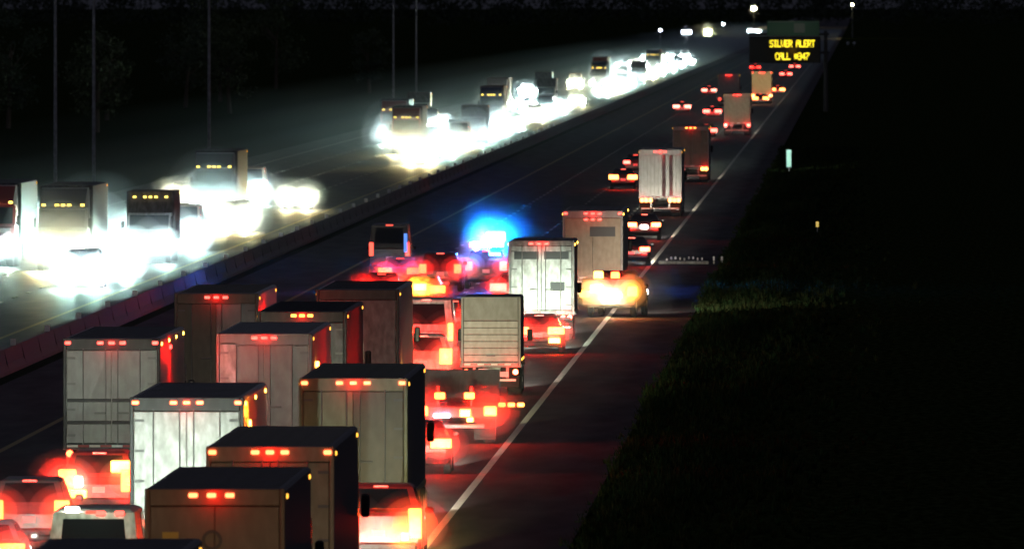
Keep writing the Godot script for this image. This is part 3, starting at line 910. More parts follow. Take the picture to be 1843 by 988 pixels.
# ------------------------------------------------------------------ vehicles driving away
func outbound() -> void:
	var t: Node3D
	var G := "vehicles queuing with red tail lights"
	var TR := "tall trailers in the outbound queue"
	# right lane, near to far ---------------------------------------------------
	t = thing("semi_truck", "dark trailer roof just showing at the bottom edge, nearest of all", "truck", TR, Vector3(-12.35, 0, -263))
	fill_semi(t, {"skin": mats["skin_dark"], "frame": mats["frame_dark"], "leaf": mats["skin_grey"], "beam": 26, "low": 1500.0, "beam_col": Color(1, 0.78, 0.5), "ids": false, "y1": 4.1})
	t = thing("semi_truck", "plain tan trailer with three red top lights, a ring emblem and a yellow patch", "truck", TR, spot_out(-11.95, 97.5))
	fill_semi(t, {"skin": mats["skin_dark"], "frame": mats["skin_brown"], "leaf": mats["skin_brown"], "door": "plain", "id_gap": 0.34, "id_x": -0.06, "id_mat": mats["id_hot"], "beam": 3.5, "low": 900.0, "beam_col": Color(1, 0.84, 0.62), "l": 14.6, "paint": mats["paint_black"], "beam_pitch": 1.5, "beam_angle": 40.0})
	part("emblem_ring", torus(0.16, 0.03), mats["graphic_dark"], t, Vector3(-0.05, 3.15, 0.0))
	part("yellow_patch", boxed(Vector3(0.3, 0.36, 0.02)), mats["graphic_yellow"], t, Vector3(-0.82, 3.12, -0.012))
	t = thing("semi_truck", "brown trailer with five red top lights half hidden behind the tan trailer", "truck", TR, spot_out(-11.97, 89.0))
	fill_semi(t, {"skin": mats["skin_dark"], "frame": mats["skin_tan"], "leaf": mats["skin_tan"], "corners": true, "id_mat": mats["id_hot"], "beam": 8.4, "low": 1500.0, "beam_col": Color(1, 0.8, 0.5), "paint": mats["paint_red"]})
	t = thing("pickup_truck", "dark red pickup braking hard at the right flank of the brown trailer", "pickup", G, spot_out(-11.15, 78.0))
	fill_car(t, "pickup", {"paint": mats["paint_red"], "brake": 6.3, "tail": mats["tail_hot"], "beam": 6.0, "low": 1500.0, "tail_scale": 1.2, "beam_col": Color(1, 0.92, 0.55)})
	part("turn_signal", boxed(Vector3(0.2, 0.2, 0.05), 0.02), mats["amber_hot"], t, Vector3(0.62, 0.75, 0.08))
	glow(t, Vector3(0.55, 0.75, 0.3), 4.0, AMBER, 0.1)
	t = thing("semi_truck", "tall grey brown trailer with wide-set red corner lights, directly above the braking pickup", "truck", TR, spot_out(-12.15, 75.3))
	fill_semi(t, {"skin": mats["skin_dark"], "frame": mats["skin_olive"], "leaf": mats["skin_olive"], "leaf2": mats["skin_brown"], "corners": true, "id_mat": mats["id_hot"], "beam": 15, "low": 1500.0, "paint": mats["paint_black"], "id_gap": 0.33})
	t = thing("sedan_car", "dark sedan with one big red brake light showing beside the grey brown trailer", "car", G, spot_out(-12.3, 65.0))
	fill_car(t, "sedan", {"paint": mats["paint_black"], "brake": 7.2, "tail": mats["tail_hot"], "beam": 4.8, "low": 1500.0, "tail_scale": 1.15})
	flatbed(Vector3(-12.0, 0, -F / 60.8))
	t = thing("pickup_truck", "dark pickup towing the low flatbed trailer, half hidden by its lamps", "pickup", G, Vector3(-12.15, 0, -502.6))
	fill_car(t, "pickup", {"paint": mats["paint_black"], "brake": 0.0, "tail": mats["tail_dim"], "beam": 420.0, "beam_angle": 9.0, "beam_col": Color(1, 0.98, 0.78)})
	t = thing("box_van", "narrow box van with a bright pale roll-up door and dark surround", "van", G, spot_out(-12.3, 54.2))
	fill_boxtruck(t, {"w": 2.0, "l": 5.0, "y0": 0.95, "y1": 3.3, "head_h": 0.8, "skin": mats["skin_dark"], "frame": mats["frame_grey"], "leaf": mats["skin_white"], "door": "rollup", "panels": 6, "ids": false, "brake": 0.675, "tail_y": 0.8, "tails": 1, "beam": 15, "low": 1500.0, "side_mat": mats["amber_lamp"], "side_lamps": 4, "side_high": false})
	part("license_plate", boxed(Vector3(0.34, 0.17, 0.03)), mats["plate_pale"], t, Vector3(0.42, 0.72, 0.01))
	t = thing("sedan_car", "dark sedan with red light over an amber one, peeking out right of the box van", "car", G, spot_out(-12.0, 48.4))
	fill_car(t, "sedan", {"paint": mats["paint_grey"], "brake": 6.3, "tail": mats["tail_hot"], "beam": 300, "beam_angle": 10.0, "low": 1500.0, "beam_pitch": 0.5, "tail_scale": 1.2, "beam_col": Color(0.92, 1, 0.9)})
	part("turn_signal", boxed(Vector3(0.42, 0.2, 0.06), 0.02), mats["amber_hot"], t, Vector3(0.6, 0.5, 0.1))
	t = thing("box_truck", "bright white box truck with a dark band and a dark label on its door", "truck", TR, spot_out(-12.35, 46.6))
	fill_boxtruck(t, {"w": 2.55, "l": 7.4, "y0": 1.0, "y1": 3.87, "head_h": 0.2, "skin": mats["skin_dark"], "frame": mats["frame_white"], "leaf": mats["paint_white"], "leaf2": mats["paint_white"], "door": "swing", "brake": 0.81, "beam": 12, "low": 1500.0, "side_mat": mats["amber_hot"], "id_x": -0.1})
	part("dark_band", boxed(Vector3(0.95, 0.3, 0.02)), mats["graphic_dark"], t, Vector3(-0.58, 3.3, -0.008))
	part("dark_band", boxed(Vector3(0.95, 0.3, 0.02)), mats["graphic_dark"], t, Vector3(0.58, 3.3, -0.008))
	part("dark_label", boxed(Vector3(0.55, 0.34, 0.02)), mats["graphic_dark"], t, Vector3(0.62, 2.1, -0.008))
	part("step_bar", boxed(Vector3(2.3, 0.1, 0.2), 0.02), mats["frame_dark"], t, Vector3(0, 0.86, 0.14))
	part("license_lamp", disc(0.12, 0.04), mats["work_white"], t, Vector3(-0.45, 1.35, 0.02))
	service_truck(Vector3(-10.45, 0, -F / 43.4))
	t = thing("semi_truck", "grey beige trailer with two rows of red top lights behind the amber lit truck", "truck", TR, spot_out(-11.55, 41.8))
	fill_semi(t, {"skin": mats["skin_grey"], "frame": mats["skin_grey"], "leaf": mats["skin_tan"], "door": "plain", "corners": true, "brake": 0.405, "beam": 18, "low": 1500.0, "side_mat": mats["amber_hot"], "paint": mats["paint_white"]})
	for k in 3:
		part("lower_lamp", boxed(Vector3(0.16, 0.08, 0.05), 0.02), mats["id_red"], t, Vector3(-0.3 + k * 0.3, 3.72, 0.02))
	part("dark_lettering_patch", boxed(Vector3(1.1, 0.42, 0.02)), mats["graphic_dark"], t, Vector3(0.42, 3.2, -0.012))
	t = thing("sedan_car", "black car showing one red tail light right of the grey beige trailer", "car", G, spot_out(-11.35, 36.4))
	fill_car(t, "sedan", {"paint": mats["paint_black"], "brake": 2.25, "tail": mats["tail"], "beam": 7.2, "low": 1500.0})
	t = thing("sedan_car", "dark car with two orange tail lights and a white plate behind the silver trailer", "car", G, spot_out(-11.9, 32.8))
	fill_car(t, "sedan", {"paint": mats["paint_black"], "brake": 2.7, "tail": mats["tail_orange"], "beam": 14.4, "low": 1500.0})
	part("plate_lamp", boxed(Vector3(0.4, 0.22, 0.05), 0.02), mats["head_plain"], t, Vector3(0, 0.75, 0.06))
	t = thing("semi_truck", "silver ribbed trailer with a bright streaked door and orange tail lights", "truck", TR, spot_out(-12.2, 29.6))
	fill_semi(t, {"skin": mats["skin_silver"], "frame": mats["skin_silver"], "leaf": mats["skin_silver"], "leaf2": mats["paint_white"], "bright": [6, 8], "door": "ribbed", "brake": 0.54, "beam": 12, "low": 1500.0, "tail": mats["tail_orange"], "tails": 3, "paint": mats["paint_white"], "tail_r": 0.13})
	t = thing("semi_truck", "very dark trailer with three orange top lights right behind the silver one", "truck", TR, spot_out(-12.3, 24.9))
	fill_semi(t, {"skin": mats["skin_dark"], "frame": mats["frame_grey"], "leaf": mats["skin_brown"], "brake": 0.54, "beam": 12, "low": 1500.0, "id_mat": mats["id_orange"], "tail": mats["tail_orange"], "paint": mats["paint_black"], "tail_r": 0.15})
	unseen_sign_spot(t, Vector3(0.92, 0.95, -22.3), Vector3(-5.5, 1.2, -F / 23.4), 2600.0, 1.6)  # unseen spot placed to light the mile sign
	t = thing("semi_truck", "small mottled beige trailer with wide red tail lights in the right lane", "truck", TR, spot_out(-12.1, 18.4))
	fill_semi(t, {"skin": mats["skin_dark"], "frame": mats["skin_tan"], "leaf": mats["skin_olive"], "door": "plain", "brake": 0.81, "beam": 24, "low": 1500.0, "tail": mats["tail_far"], "tail_r": 0.18, "tails": 1, "paint": mats["paint_navy"]})
	t = thing("semi_truck", "far trailer glowing beige at its foot, below the message board", "truck", TR, spot_out(-12.7, 14.0))
	fill_semi(t, {"skin": mats["skin_dark"], "frame": mats["skin_tan"], "leaf": mats["skin_tan"], "door": "plain", "brake": 0.8, "corners": true, "beam": 24, "low": 1500.0, "tail": mats["tail_orange"], "tail_r": 0.2, "tails": 1})
	t = thing("sedan_car", "black car close behind the far beige trailer, its lights on the trailer's foot", "car", G, spot_out(-12.7, 14.2))
	fill_car(t, "sedan", {"paint": mats["paint_black"], "brake": 0.6, "tail": mats["tail_orange"], "beam": 160.0, "beam_col": Color(1, 0.9, 0.65), "far": true, "tail_scale": 1.4})
	for q in [[-11.6, 12.9, "far car with an orange tail light just right of the far beige trailer", "tail_orange"], [-12.7, 10.6, "very far car with bright red tail lights under the message board", "tail_far"], [-12.5, 9.5, "farthest car with two small red tail lights touching the message board", "tail_far"]]:
		t = thing("sedan_car", q[2], "car", G, spot_out(q[0], q[1]))
		fill_car(t, "sedan", {"paint": mats["paint_black"], "brake": 1.8, "tail": mats[q[3]], "tail_scale": 1.5, "far": true})
	# second lane ---------------------------------------------------------------
	t = thing("cargo_van", "white van with lit window frame at the bottom edge, left of the tan trailer", "van", G, spot_out(-16.1, 86.0))
	fill_car(t, "van", {"paint": mats["paint_white"], "brake": 0.27, "beam": 330.0, "beam_col": Color(0.92, 1.0, 0.93), "dark_bumper": false, "beam_pitch": -1.4, "beam_angle": 14.0})
	for s in [-1, 1]:
		part("roof_lamp", boxed(Vector3(0.2, 0.1, 0.06), 0.02), mats["id_red"], t, Vector3(0.35 + s * 0.2, 2.38, -0.12))
	glow(t, Vector3(0, 2.9, 1.3), 2.2, Color(0.9, 1, 0.85), 0.2)  # unseen source hung behind the van, lighting its roof and window frame
	t.get_child(t.get_child_count() - 1).name = "unseen_rear_light"
	part("white_lamp", boxed(Vector3(0.3, 0.1, 0.1), 0.02), mats["work_white"], t, Vector3(-0.45, 2.46, -0.2))  # glowing box placed to go with that unseen light
	t = thing("semi_truck", "bright white trailer with double doors and amber lit flank, middle of the left group", "truck", TR, spot_out(-15.35, 79.2))
	fill_semi(t, {"skin": mats["skin_white"], "frame": mats["frame_dark"], "leaf": mats["paint_white"], "corners": true, "id_mat": mats["id_hot"], "beam": 60.0, "side_mat": mats["amber_hot"], "side_lamps": 3, "l": 14.6})
	glow(t, Vector3(1.75, 3.7, -2.5), 3.0, AMBER, 0.1)
	for k in 3:
		part("side_turn_lamp", boxed(Vector3(0.05, 0.22, 0.4), 0.02), mats["amber_hot"], t, Vector3(1.33, 3.4 - k * 0.3, -3.2 + k * 0.9))
	t = thing("semi_truck", "grey trailer with a pale strip down its left door, behind the bright white trailer", "truck", TR, spot_out(-16.2, 66.4))
	fill_semi(t, {"skin": mats["skin_white"], "frame": mats["frame_grey"], "leaf": mats["skin_grey"], "id_gap": 0.26, "id_x": 0.0, "id_mat": mats["id_red"], "beam": 18.0, "beam_col": Color(0.95, 1, 0.85)})
	part("pale_strip", boxed(Vector3(0.42, 1.9, 0.02), 0.0), mats["paint_white"], t, Vector3(-0.98, 2.9, -0.014))
	part("side_turn_lamp", boxed(Vector3(0.08, 0.16, 0.6), 0.02), mats["amber_hot"], t, Vector3(1.35, 3.2, -3.0))
	t = thing("semi_truck", "dark trailer with a bright orange triple light above a dim red triple light", "truck", TR, spot_out(-16.25, 62.0))
	fill_semi(t, {"skin": mats["skin_dark"], "frame": mats["frame_dark"], "leaf": mats["skin_dark"], "id_mat": mats["id_orange"], "id_gap": 0.24, "beam": 10.0, "id_glow": 0.8})
	for k in 3:
		part("lower_lamp", boxed(Vector3(0.12, 0.08, 0.05), 0.02), mats["id_red"], t, Vector3(-0.2 + k * 0.24, 3.5, 0.02))
	t = thing("semi_truck", "black trailer with its right flank lit red, standing above the orange triple light", "truck", TR, spot_out(-15.75, 57.6))
	fill_semi(t, {"skin": mats["skin_white"], "frame": mats["frame_dark"], "leaf": mats["skin_dark"], "ids": false, "beam": 20.0, "door": "plain"})
	part("side_turn_lamp", boxed(Vector3(0.1, 0.18, 0.7), 0.02), mats["amber_hot"], t, Vector3(1.36, 1.6, -3.0))
	t = thing("sport_utility", "white car lit pink among the red lights left of the box van", "car", G, spot_out(-14.9, 53.0))
	fill_car(t, "suv", {"paint": mats["paint_white"], "brake": 9.9, "tail": mats["tail_hot"], "beam": 90.0, "tail_scale": 1.3})
	t = thing("sedan_car", "dark car with a hot red light between the pale van and the box van", "car", G, spot_out(-15.9, 46.2))
	fill_car(t, "sedan", {"paint": mats["paint_black"], "brake": 5.0, "tail": mats["tail_hot"], "beam": 20.0})
	t = thing("cargo_van", "tall pale van lit pink with wide-set red lights, left of the box van", "van", G, spot_out(-15.6, 50.2))
	fill_car(t, "van", {"paint": mats["paint_white"], "brake": 5.4, "tail": mats["tail_hot"], "beam": 25.0})
	t = thing("sedan_car", "car with pinkish white tail light tucked left of the white box truck", "car", G, spot_out(-14.9, 42.0))
	fill_car(t, "sedan", {"paint": mats["paint_silver"], "brake": 6.3, "tail": mats["tail_pale"], "beam": 20.0, "tail_scale": 1.4})
	police(Vector3(-17.1, 0, -F / 39.5))
	t = thing("sedan_car", "dark car with two orange tail lights left of the silver trailer", "car", G, spot_out(-16.6, 25.8))
	fill_car(t, "sedan", {"paint": mats["paint_black"], "brake": 2.25, "tail": mats["tail_orange"], "beam": 30.0, "tail_scale": 1.3})
	t = thing("sedan_car", "small red-lit car just above the two orange lights left of the silver trailer", "car", G, spot_out(-17.2, 23.6))
	fill_car(t, "sedan", {"paint": mats["paint_black"], "brake": 1.35, "tail": mats["tail_far"], "beam": 30.0, "far": true})
	t = thing("sedan_car", "far car with a red tail light at the left foot of the mottled beige trailer", "car", G, spot_out(-14.7, 18.9))
	fill_car(t, "sedan", {"paint": mats["paint_black"], "brake": 2.25, "tail": mats["tail_far"], "beam": 160.0, "far": true, "tail_scale": 1.4})
	t = thing("sedan_car", "far car with two red tail lights left above the mottled beige trailer", "car", G, spot_out(-16.6, 16.1))
	fill_car(t, "sedan", {"paint": mats["paint_grey"], "brake": 2.25, "tail": mats["tail_far"], "beam": 90.0, "far": true, "tail_scale": 1.5})
	unseen_sign_spot(t, Vector3(0.6, 0.7, -5.0), Vector3(-8.1, 9.9, -2000.0), 250.0, 1.6)  # unseen spot placed to light the guide sign
	t = thing("semi_truck", "far dark trailer with a thin pale outline left of the far beige one", "truck", TR, spot_out(-16.4, 14.5))
	fill_semi(t, {"skin": mats["skin_grey"], "frame": mats["frame_white"], "leaf": mats["skin_grey"], "door": "plain", "brake": 0.0, "beam": 40.0, "tail": mats["tail_dim"], "tail_r": 0.2, "tails": 1})
	# third and fourth lanes ----------------------------------------------------
	t = thing("sport_utility", "dark van-like car at the lower left corner with a bright left tail light", "car", G, spot_out(-19.75, 76.0))
	fill_car(t, "suv", {"paint": mats["paint_grey"], "brake": 3.15, "tail": mats["tail_hot"], "beam": 30.0, "tail_scale": 1.1})
	part("turn_signal", boxed(Vector3(0.3, 0.34, 0.06), 0.03), mats["amber_hot"], t, Vector3(0.86, 0.72, 0.08))
	t = thing("sedan_car", "car cut off by the lower left corner, only its lights showing", "car", G, spot_out(-19.65, 80.6))
	fill_car(t, "sedan", {"paint": mats["paint_silver"], "brake": 4.05, "tail": mats["tail_hot"], "beam": 14.0, "tail_scale": 1.1})
	t = thing("sport_utility", "red car with glaring orange lights in front of the grey barred trailer", "car", G, spot_out(-19.2, 71.6))
	fill_car(t, "suv", {"paint": mats["paint_red"], "brake": 11.7, "tail": mats["tail_hot"], "beam": 36.0, "tail_scale": 1.35, "beam_col": Color(0.95, 1.0, 0.92)})
	part("reversing_lamp", boxed(Vector3(0.2, 0.26, 0.06), 0.03), mats["work_white"], t, Vector3(-0.5, 1.02, 0.08))
	part("warning_lamp", boxed(Vector3(0.5, 0.3, 0.08), 0.04), mats["amber_hot"], t, Vector3(0.55, 1.4, -0.1))
	part("turn_signal", boxed(Vector3(0.5, 0.2, 0.06), 0.02), mats["amber_hot"], t, Vector3(-0.55, 0.72, 0.09))
	t = thing("semi_truck", "grey trailer with dark horizontal bars across its doors, leftmost of the trailers", "truck", TR, spot_out(-20.05, 67.4))
	fill_semi(t, {"skin": mats["skin_white"], "frame": mats["frame_dark"], "leaf": mats["skin_grey"], "door": "bars", "corners": true, "id_mat": mats["id_red"], "side_mat": mats["amber_hot"], "beam": 30.0, "side_lamps": 4})
	glow(t, Vector3(1.9, 3.6, -6.0), 2.2, RED, 0.2)  # unseen source placed to light the trailer flank red
	t.get_child(t.get_child_count() - 1).name = "unseen_flank_light"
	part("flank_glow_bar", boxed(Vector3(0.05, 0.12, 0.5), 0.02), mats["id_red"], t, Vector3(1.34, 3.75, -6.0))  # glowing bar placed to redden the flank, source unseen
	t = thing("semi_truck", "dim brown trailer with three small red top lights, beside the median", "truck", TR, spot_out(-19.9, 58.4))
	fill_semi(t, {"skin": mats["skin_white"], "frame": mats["skin_brown"], "leaf": mats["skin_brown"], "leaf2": mats["skin_grey"], "id_gap": 0.28, "beam": 10.0})
	part("flank_glow_bar", boxed(Vector3(0.06, 0.2, 0.7), 0.02), mats["id_hot"], t, Vector3(1.36, 3.3, -4.0))  # glowing bar for the red flank, its source unseen
	glow(t, Vector3(1.95, 3.3, -5.0), 3.0, RED, 0.2)  # unseen source, placed to throw red on the flank
	t.get_child(t.get_child_count() - 1).name = "unseen_flank_light"
	t = thing("sedan_car", "car with a bright yellow-white flare among the red lights, above the pale van", "car", G, spot_out(-18.7, 42.3))
	fill_car(t, "sedan", {"paint": mats["paint_silver"], "brake": 8.1, "tail": mats["tail_hot"], "beam": 20.0, "tail_scale": 1.3})
	part("hazard_lamp", boxed(Vector3(0.6, 0.3, 0.08), 0.03), mats["amber_hot"], t, Vector3(-0.1, 0.95, 0.06))
	glow(t, Vector3(-0.1, 0.95, 0.4), 12.0, AMBER, 0.1)
	t = thing("sedan_car", "leftmost car of the red-lit group beside the median", "car", G, spot_out(-20.6, 42.0))
	fill_car(t, "sedan", {"paint": mats["paint_black"], "brake": 5.85, "tail": mats["tail"], "beam": 12.0, "tail_scale": 1.25})
	t = thing("sedan_car", "car with red lights just above the leftmost car of the red-lit group", "car", G, spot_out(-21.0, 39.6))
	fill_car(t, "sedan", {"paint": mats["paint_grey"], "brake": 5.4, "tail": mats["tail"], "beam": 12.0, "tail_scale": 1.25})
	t = thing("sport_utility", "dark car with small red lights between the flare and the police car", "car", G, spot_out(-19.0, 39.9))
	fill_car(t, "suv", {"paint": mats["paint_black"], "brake": 2.7, "tail": mats["tail"], "beam": 12.0})
	t = thing("cargo_van", "dark van with a narrow blue strip on its rear edge, left of the police car", "van", G, spot_out(-22.6, 37.6))
	fill_car(t, "van", {"paint": mats["paint_black"], "brake": 0, "tail": mats["tail_dim"], "beam": 12.0})
	part("blue_strip", boxed(Vector3(0.16, 0.9, 0.05), 0.03), mats["blue_strip_glow"], t, Vector3(0.78, 1.55, 0.06))  # narrow strip that glows blue by its own colour
	for q in [[-20.9, 15.4, "far car with two pale pink tail lights left of the far dark trailer", "tail_pale"], [-21.0, 13.0, "far car with a pink tail light at the left shoulder of the far dark trailer", "tail_pale"], [-19.8, 9.6, "dim far car left of the message board's lower edge", "tail_dim"]]:
		t = thing("sedan_car", q[2], "car", G, spot_out(q[0], q[1]))
		fill_car(t, "sedan", {"paint": mats["paint_grey"], "brake": 1.35, "tail": mats[q[3]], "tail_scale": 1.5, "far": true})

func torus(r: float, w: float) -> Mesh:
	var st := st_new()
	var rs := []
	for k in 25:
		var a := TAU * k / 24.0
		var d := Vector3(cos(a), sin(a), 0)
		rs.append([d * (r - w), d * (r - w) + Vector3(0, 0, 0.015), d * (r + w) + Vector3(0, 0, 0.015), d * (r + w)])
	loft(st, rs, false)
	return done(st)

func flatbed(at: Vector3) -> void:
	var t := thing("flatbed_trailer", "low flatbed trailer crowded with big red lamps, behind the box van", "trailer", "", at)
	part("deck", boxed(Vector3(2.4, 0.18, 7.0), 0.03), mats["frame_dark"], t, Vector3(0, 0.98, -3.55))
	part("rear_beam", boxed(Vector3(2.44, 0.34, 0.12), 0.03), mats["frame_grey"], t, Vector3(0, 0.94, 0.02))
	part("headboard", boxed(Vector3(2.3, 1.0, 0.1), 0.02), mats["frame_grey"], t, Vector3(0, 1.55, -6.9))
	part("bumper_guard", boxed(Vector3(1.7, 0.12, 0.1), 0.02), mats["frame_grey"], t, Vector3(0, 0.52, -0.1))
	part("drawbar", boxed(Vector3(0.14, 0.14, 2.4), 0.02), mats["frame_dark"], t, Vector3(0, 0.7, -8.2))
	for s in [-1, 1]:
		part("tail_light", boxed(Vector3(0.4, 0.3, 0.08), 0.05), mats["tail_hot"], t, Vector3(s * 1.02, 0.98, 0.12))
		glow(t, Vector3(s * 1.02, 0.98, 0.34), 9.0, RED, 0.12)
		part("mud_flap", boxed(Vector3(0.64, 0.66, 0.03)), mats["rubber"], t, Vector3(s * 0.85, 0.45, -0.35))
		for z in [-1.6, -2.6]:
			wheel(t, Vector3(s * 0.95, 0.42, z), 0.42, 0.34, mats["alloy"])
		part("stake_post", boxed(Vector3(0.1, 0.75, 0.1), 0.02), mats["frame_grey"], t, Vector3(s * 0.5 - 0.05, 1.35, -0.4))
		part("upper_lamp", boxed(Vector3(0.32, 0.2, 0.07), 0.04), mats["tail_hot"], t, Vector3(s * 0.44 - 0.05, 1.42, -0.3))
		glow(t, Vector3(s * 0.44 - 0.05, 1.42, -0.1), 3.0, RED, 0.1)
	for s in [-1, 1]:
		soft_puff("rear_glare_puff", at + Vector3(s * 1.02, 0.98, 0.35), Vector3(2.4, 2.0, 1.3), 0.5)  # added puffs standing in for tail lamp glare
	part("inner_lamp", boxed(Vector3(0.34, 0.24, 0.06), 0.04), mats["tail_hot"], t, Vector3(0.28, 0.92, 0.12))
	part("plate_lamp", boxed(Vector3(0.5, 0.12, 0.06), 0.03), mats["blue_white"], t, Vector3(-0.42, 0.84, 0.12))
	part("turn_signal", boxed(Vector3(0.2, 0.14, 0.06), 0.03), mats["amber_hot"], t, Vector3(0.42, 0.72, 0.12))
	for k in 3:
		part("side_marker_lamp", boxed(Vector3(0.22, 0.13, 0.12), 0.03), mats["id_orange"], t, Vector3(1.36 + k * 0.28, 1.16, -0.1))
	part("lamp_bracket", boxed(Vector3(0.8, 0.05, 0.06), 0.01), mats["frame_dark"], t, Vector3(1.6, 1.06, -0.12))

func service_truck(at: Vector3) -> void:
	var t := thing("service_truck", "roadside service truck blazing with amber and white lights on the shoulder line", "truck", "", at)
	t.rotation.y = -0.11
	fill_car(t, "pickup", {"paint": mats["paint_black"], "brake": 0.0, "tail": mats["tail_orange"], "beam": 190.0, "beam_angle": 18.0, "beam_pitch": -2.0})
	part("utility_body", boxed(Vector3(2.3, 0.85, 2.4), 0.05), mats["paint_black"], t, Vector3(0, 1.2, -1.15))
	part("tailboard", boxed(Vector3(2.2, 0.3, 0.1), 0.03), mats["frame_grey"], t, Vector3(0, 0.68, 0.12))
	part("white_lamp", boxed(Vector3(0.9, 0.2, 0.1), 0.05), mats["work_white"], t, Vector3(0.1, 0.92, 0.12))
	part("white_lamp", boxed(Vector3(0.5, 0.28, 0.1), 0.05), mats["work_white"], t, Vector3(-0.5, 1.2, 0.12))
	part("warning_lamp", boxed(Vector3(0.44, 0.44, 0.14), 0.08), mats["amber_hot"], t, Vector3(0.98, 1.08, 0.12))
	part("warning_lamp", boxed(Vector3(0.44, 0.3, 0.14), 0.08), mats["amber_hot"], t, Vector3(-0.98, 0.98, 0.12))
	part("warning_lamp", boxed(Vector3(0.4, 0.34, 0.14), 0.08), mats["amber_hot"], t, Vector3(-0.45, 1.75, -0.1))
	part("red_lamp", boxed(Vector3(0.36, 0.36, 0.1), 0.08), mats["tail_hot"], t, Vector3(0.25, 1.7, -0.1))
	part("lamp_rack", boxed(Vector3(1.9, 0.08, 0.08), 0.02), mats["frame_dark"], t, Vector3(0, 1.64, -0.3))
	glow(t, Vector3(0.98, 1.08, 0.5), 6.0, Color(1, 0.5, 0.1), 0.2)
	glow(t, Vector3(-0.6, 1.1, 0.5), 6.0, Color(1, 0.62, 0.2), 0.2)
	glow(t, Vector3(0.1, 0.85, 0.5), 6.0, Color(1, 0.85, 0.6), 0.2)
	glow(t, Vector3(0.25, 1.75, 0.2), 5.0, RED, 0.2)
	soft_puff("rear_glare_puff", at + Vector3(0.9, 1.1, 0.5), Vector3(1.9, 1.9, 1.6), 0.7)  # added puffs that imitate the glare of the rear lamps
	soft_puff("rear_glare_puff", at + Vector3(-0.7, 1.1, 0.5), Vector3(2.3, 1.8, 1.6), 0.7)
	soft_puff("rear_glare_puff", at + Vector3(0.1, 0.95, 0.6), Vector3(3.0, 1.2, 1.4), 0.5)

func police(at: Vector3) -> void:
	var t := thing("police_car", "police car with a dazzling blue light bar in the middle of the queue", "police car", "", at)
	fill_car(t, "suv", {"paint": mats["paint_black"], "brake": 2.0, "tail": mats["tail_pale"], "beam": 30.0})
	var z := -1.6
	part("light_bar", boxed(Vector3(1.6, 0.06, 0.4), 0.02), mats["black_plastic"], t, Vector3(0, 1.86, z))
	for k in 6:
		part("blue_lens" if k > 1 else "red_lens", boxed(Vector3(0.25, 0.24, 0.34), 0.05), mats["blue_lamp"] if k > 2 else (mats["blue_white"] if k == 2 else mats["red_lamp"]), t, Vector3(-0.66 + k * 0.265, 2.0, z))
	part("blue_glare_block", boxed(Vector3(0.9, 0.5, 0.2), 0.06), mats["blue_lamp"], t, Vector3(0.4, 2.36, z - 0.2))  # added glowing block that enlarges the blue glare
	part("rear_blue_lamp", boxed(Vector3(0.5, 0.14, 0.05), 0.03), mats["blue_lamp"], t, Vector3(0.4, 1.6, -0.12))
	glow(t, Vector3(0.3, 2.15, z + 0.4), 260.0, Color(0.0, 0.45, 1.0), 0.25)
	for q in [[0.9, 0.4], [1.3, 0.06], [1.8, 0.04], [2.3, 0.05], [2.8, 0.03], [3.6, 0.006], [5.0, 0.002], [7.5, 0.001]]:
		puff("bar_glare_puff", at + Vector3(0.3, 2.25, z + 0.7), Vector3(q[0] * 1.1, q[0] * 0.95, q[0]), q[1])  # nested puffs added to imitate the blue glare
	glow(t, Vector3(-0.5, 2.0, z + 0.35), 8.0, Color(1, 0.4, 0.4), 0.1)

# ------------------------------------------------------------------ vehicles driving towards the camera
const ORD := ["nearest", "second", "third", "fourth", "fifth", "sixth", "seventh", "eighth", "ninth", "tenth", "eleventh", "twelfth", "thirteenth", "fourteenth", "fifteenth", "sixteenth", "seventeenth", "eighteenth", "nineteenth", "twentieth", "twenty-first", "twenty-second", "twenty-third", "twenty-fourth", "twenty-fifth", "twenty-sixth", "twenty-seventh", "twenty-eighth", "twenty-ninth", "thirtieth", "thirty-first"]

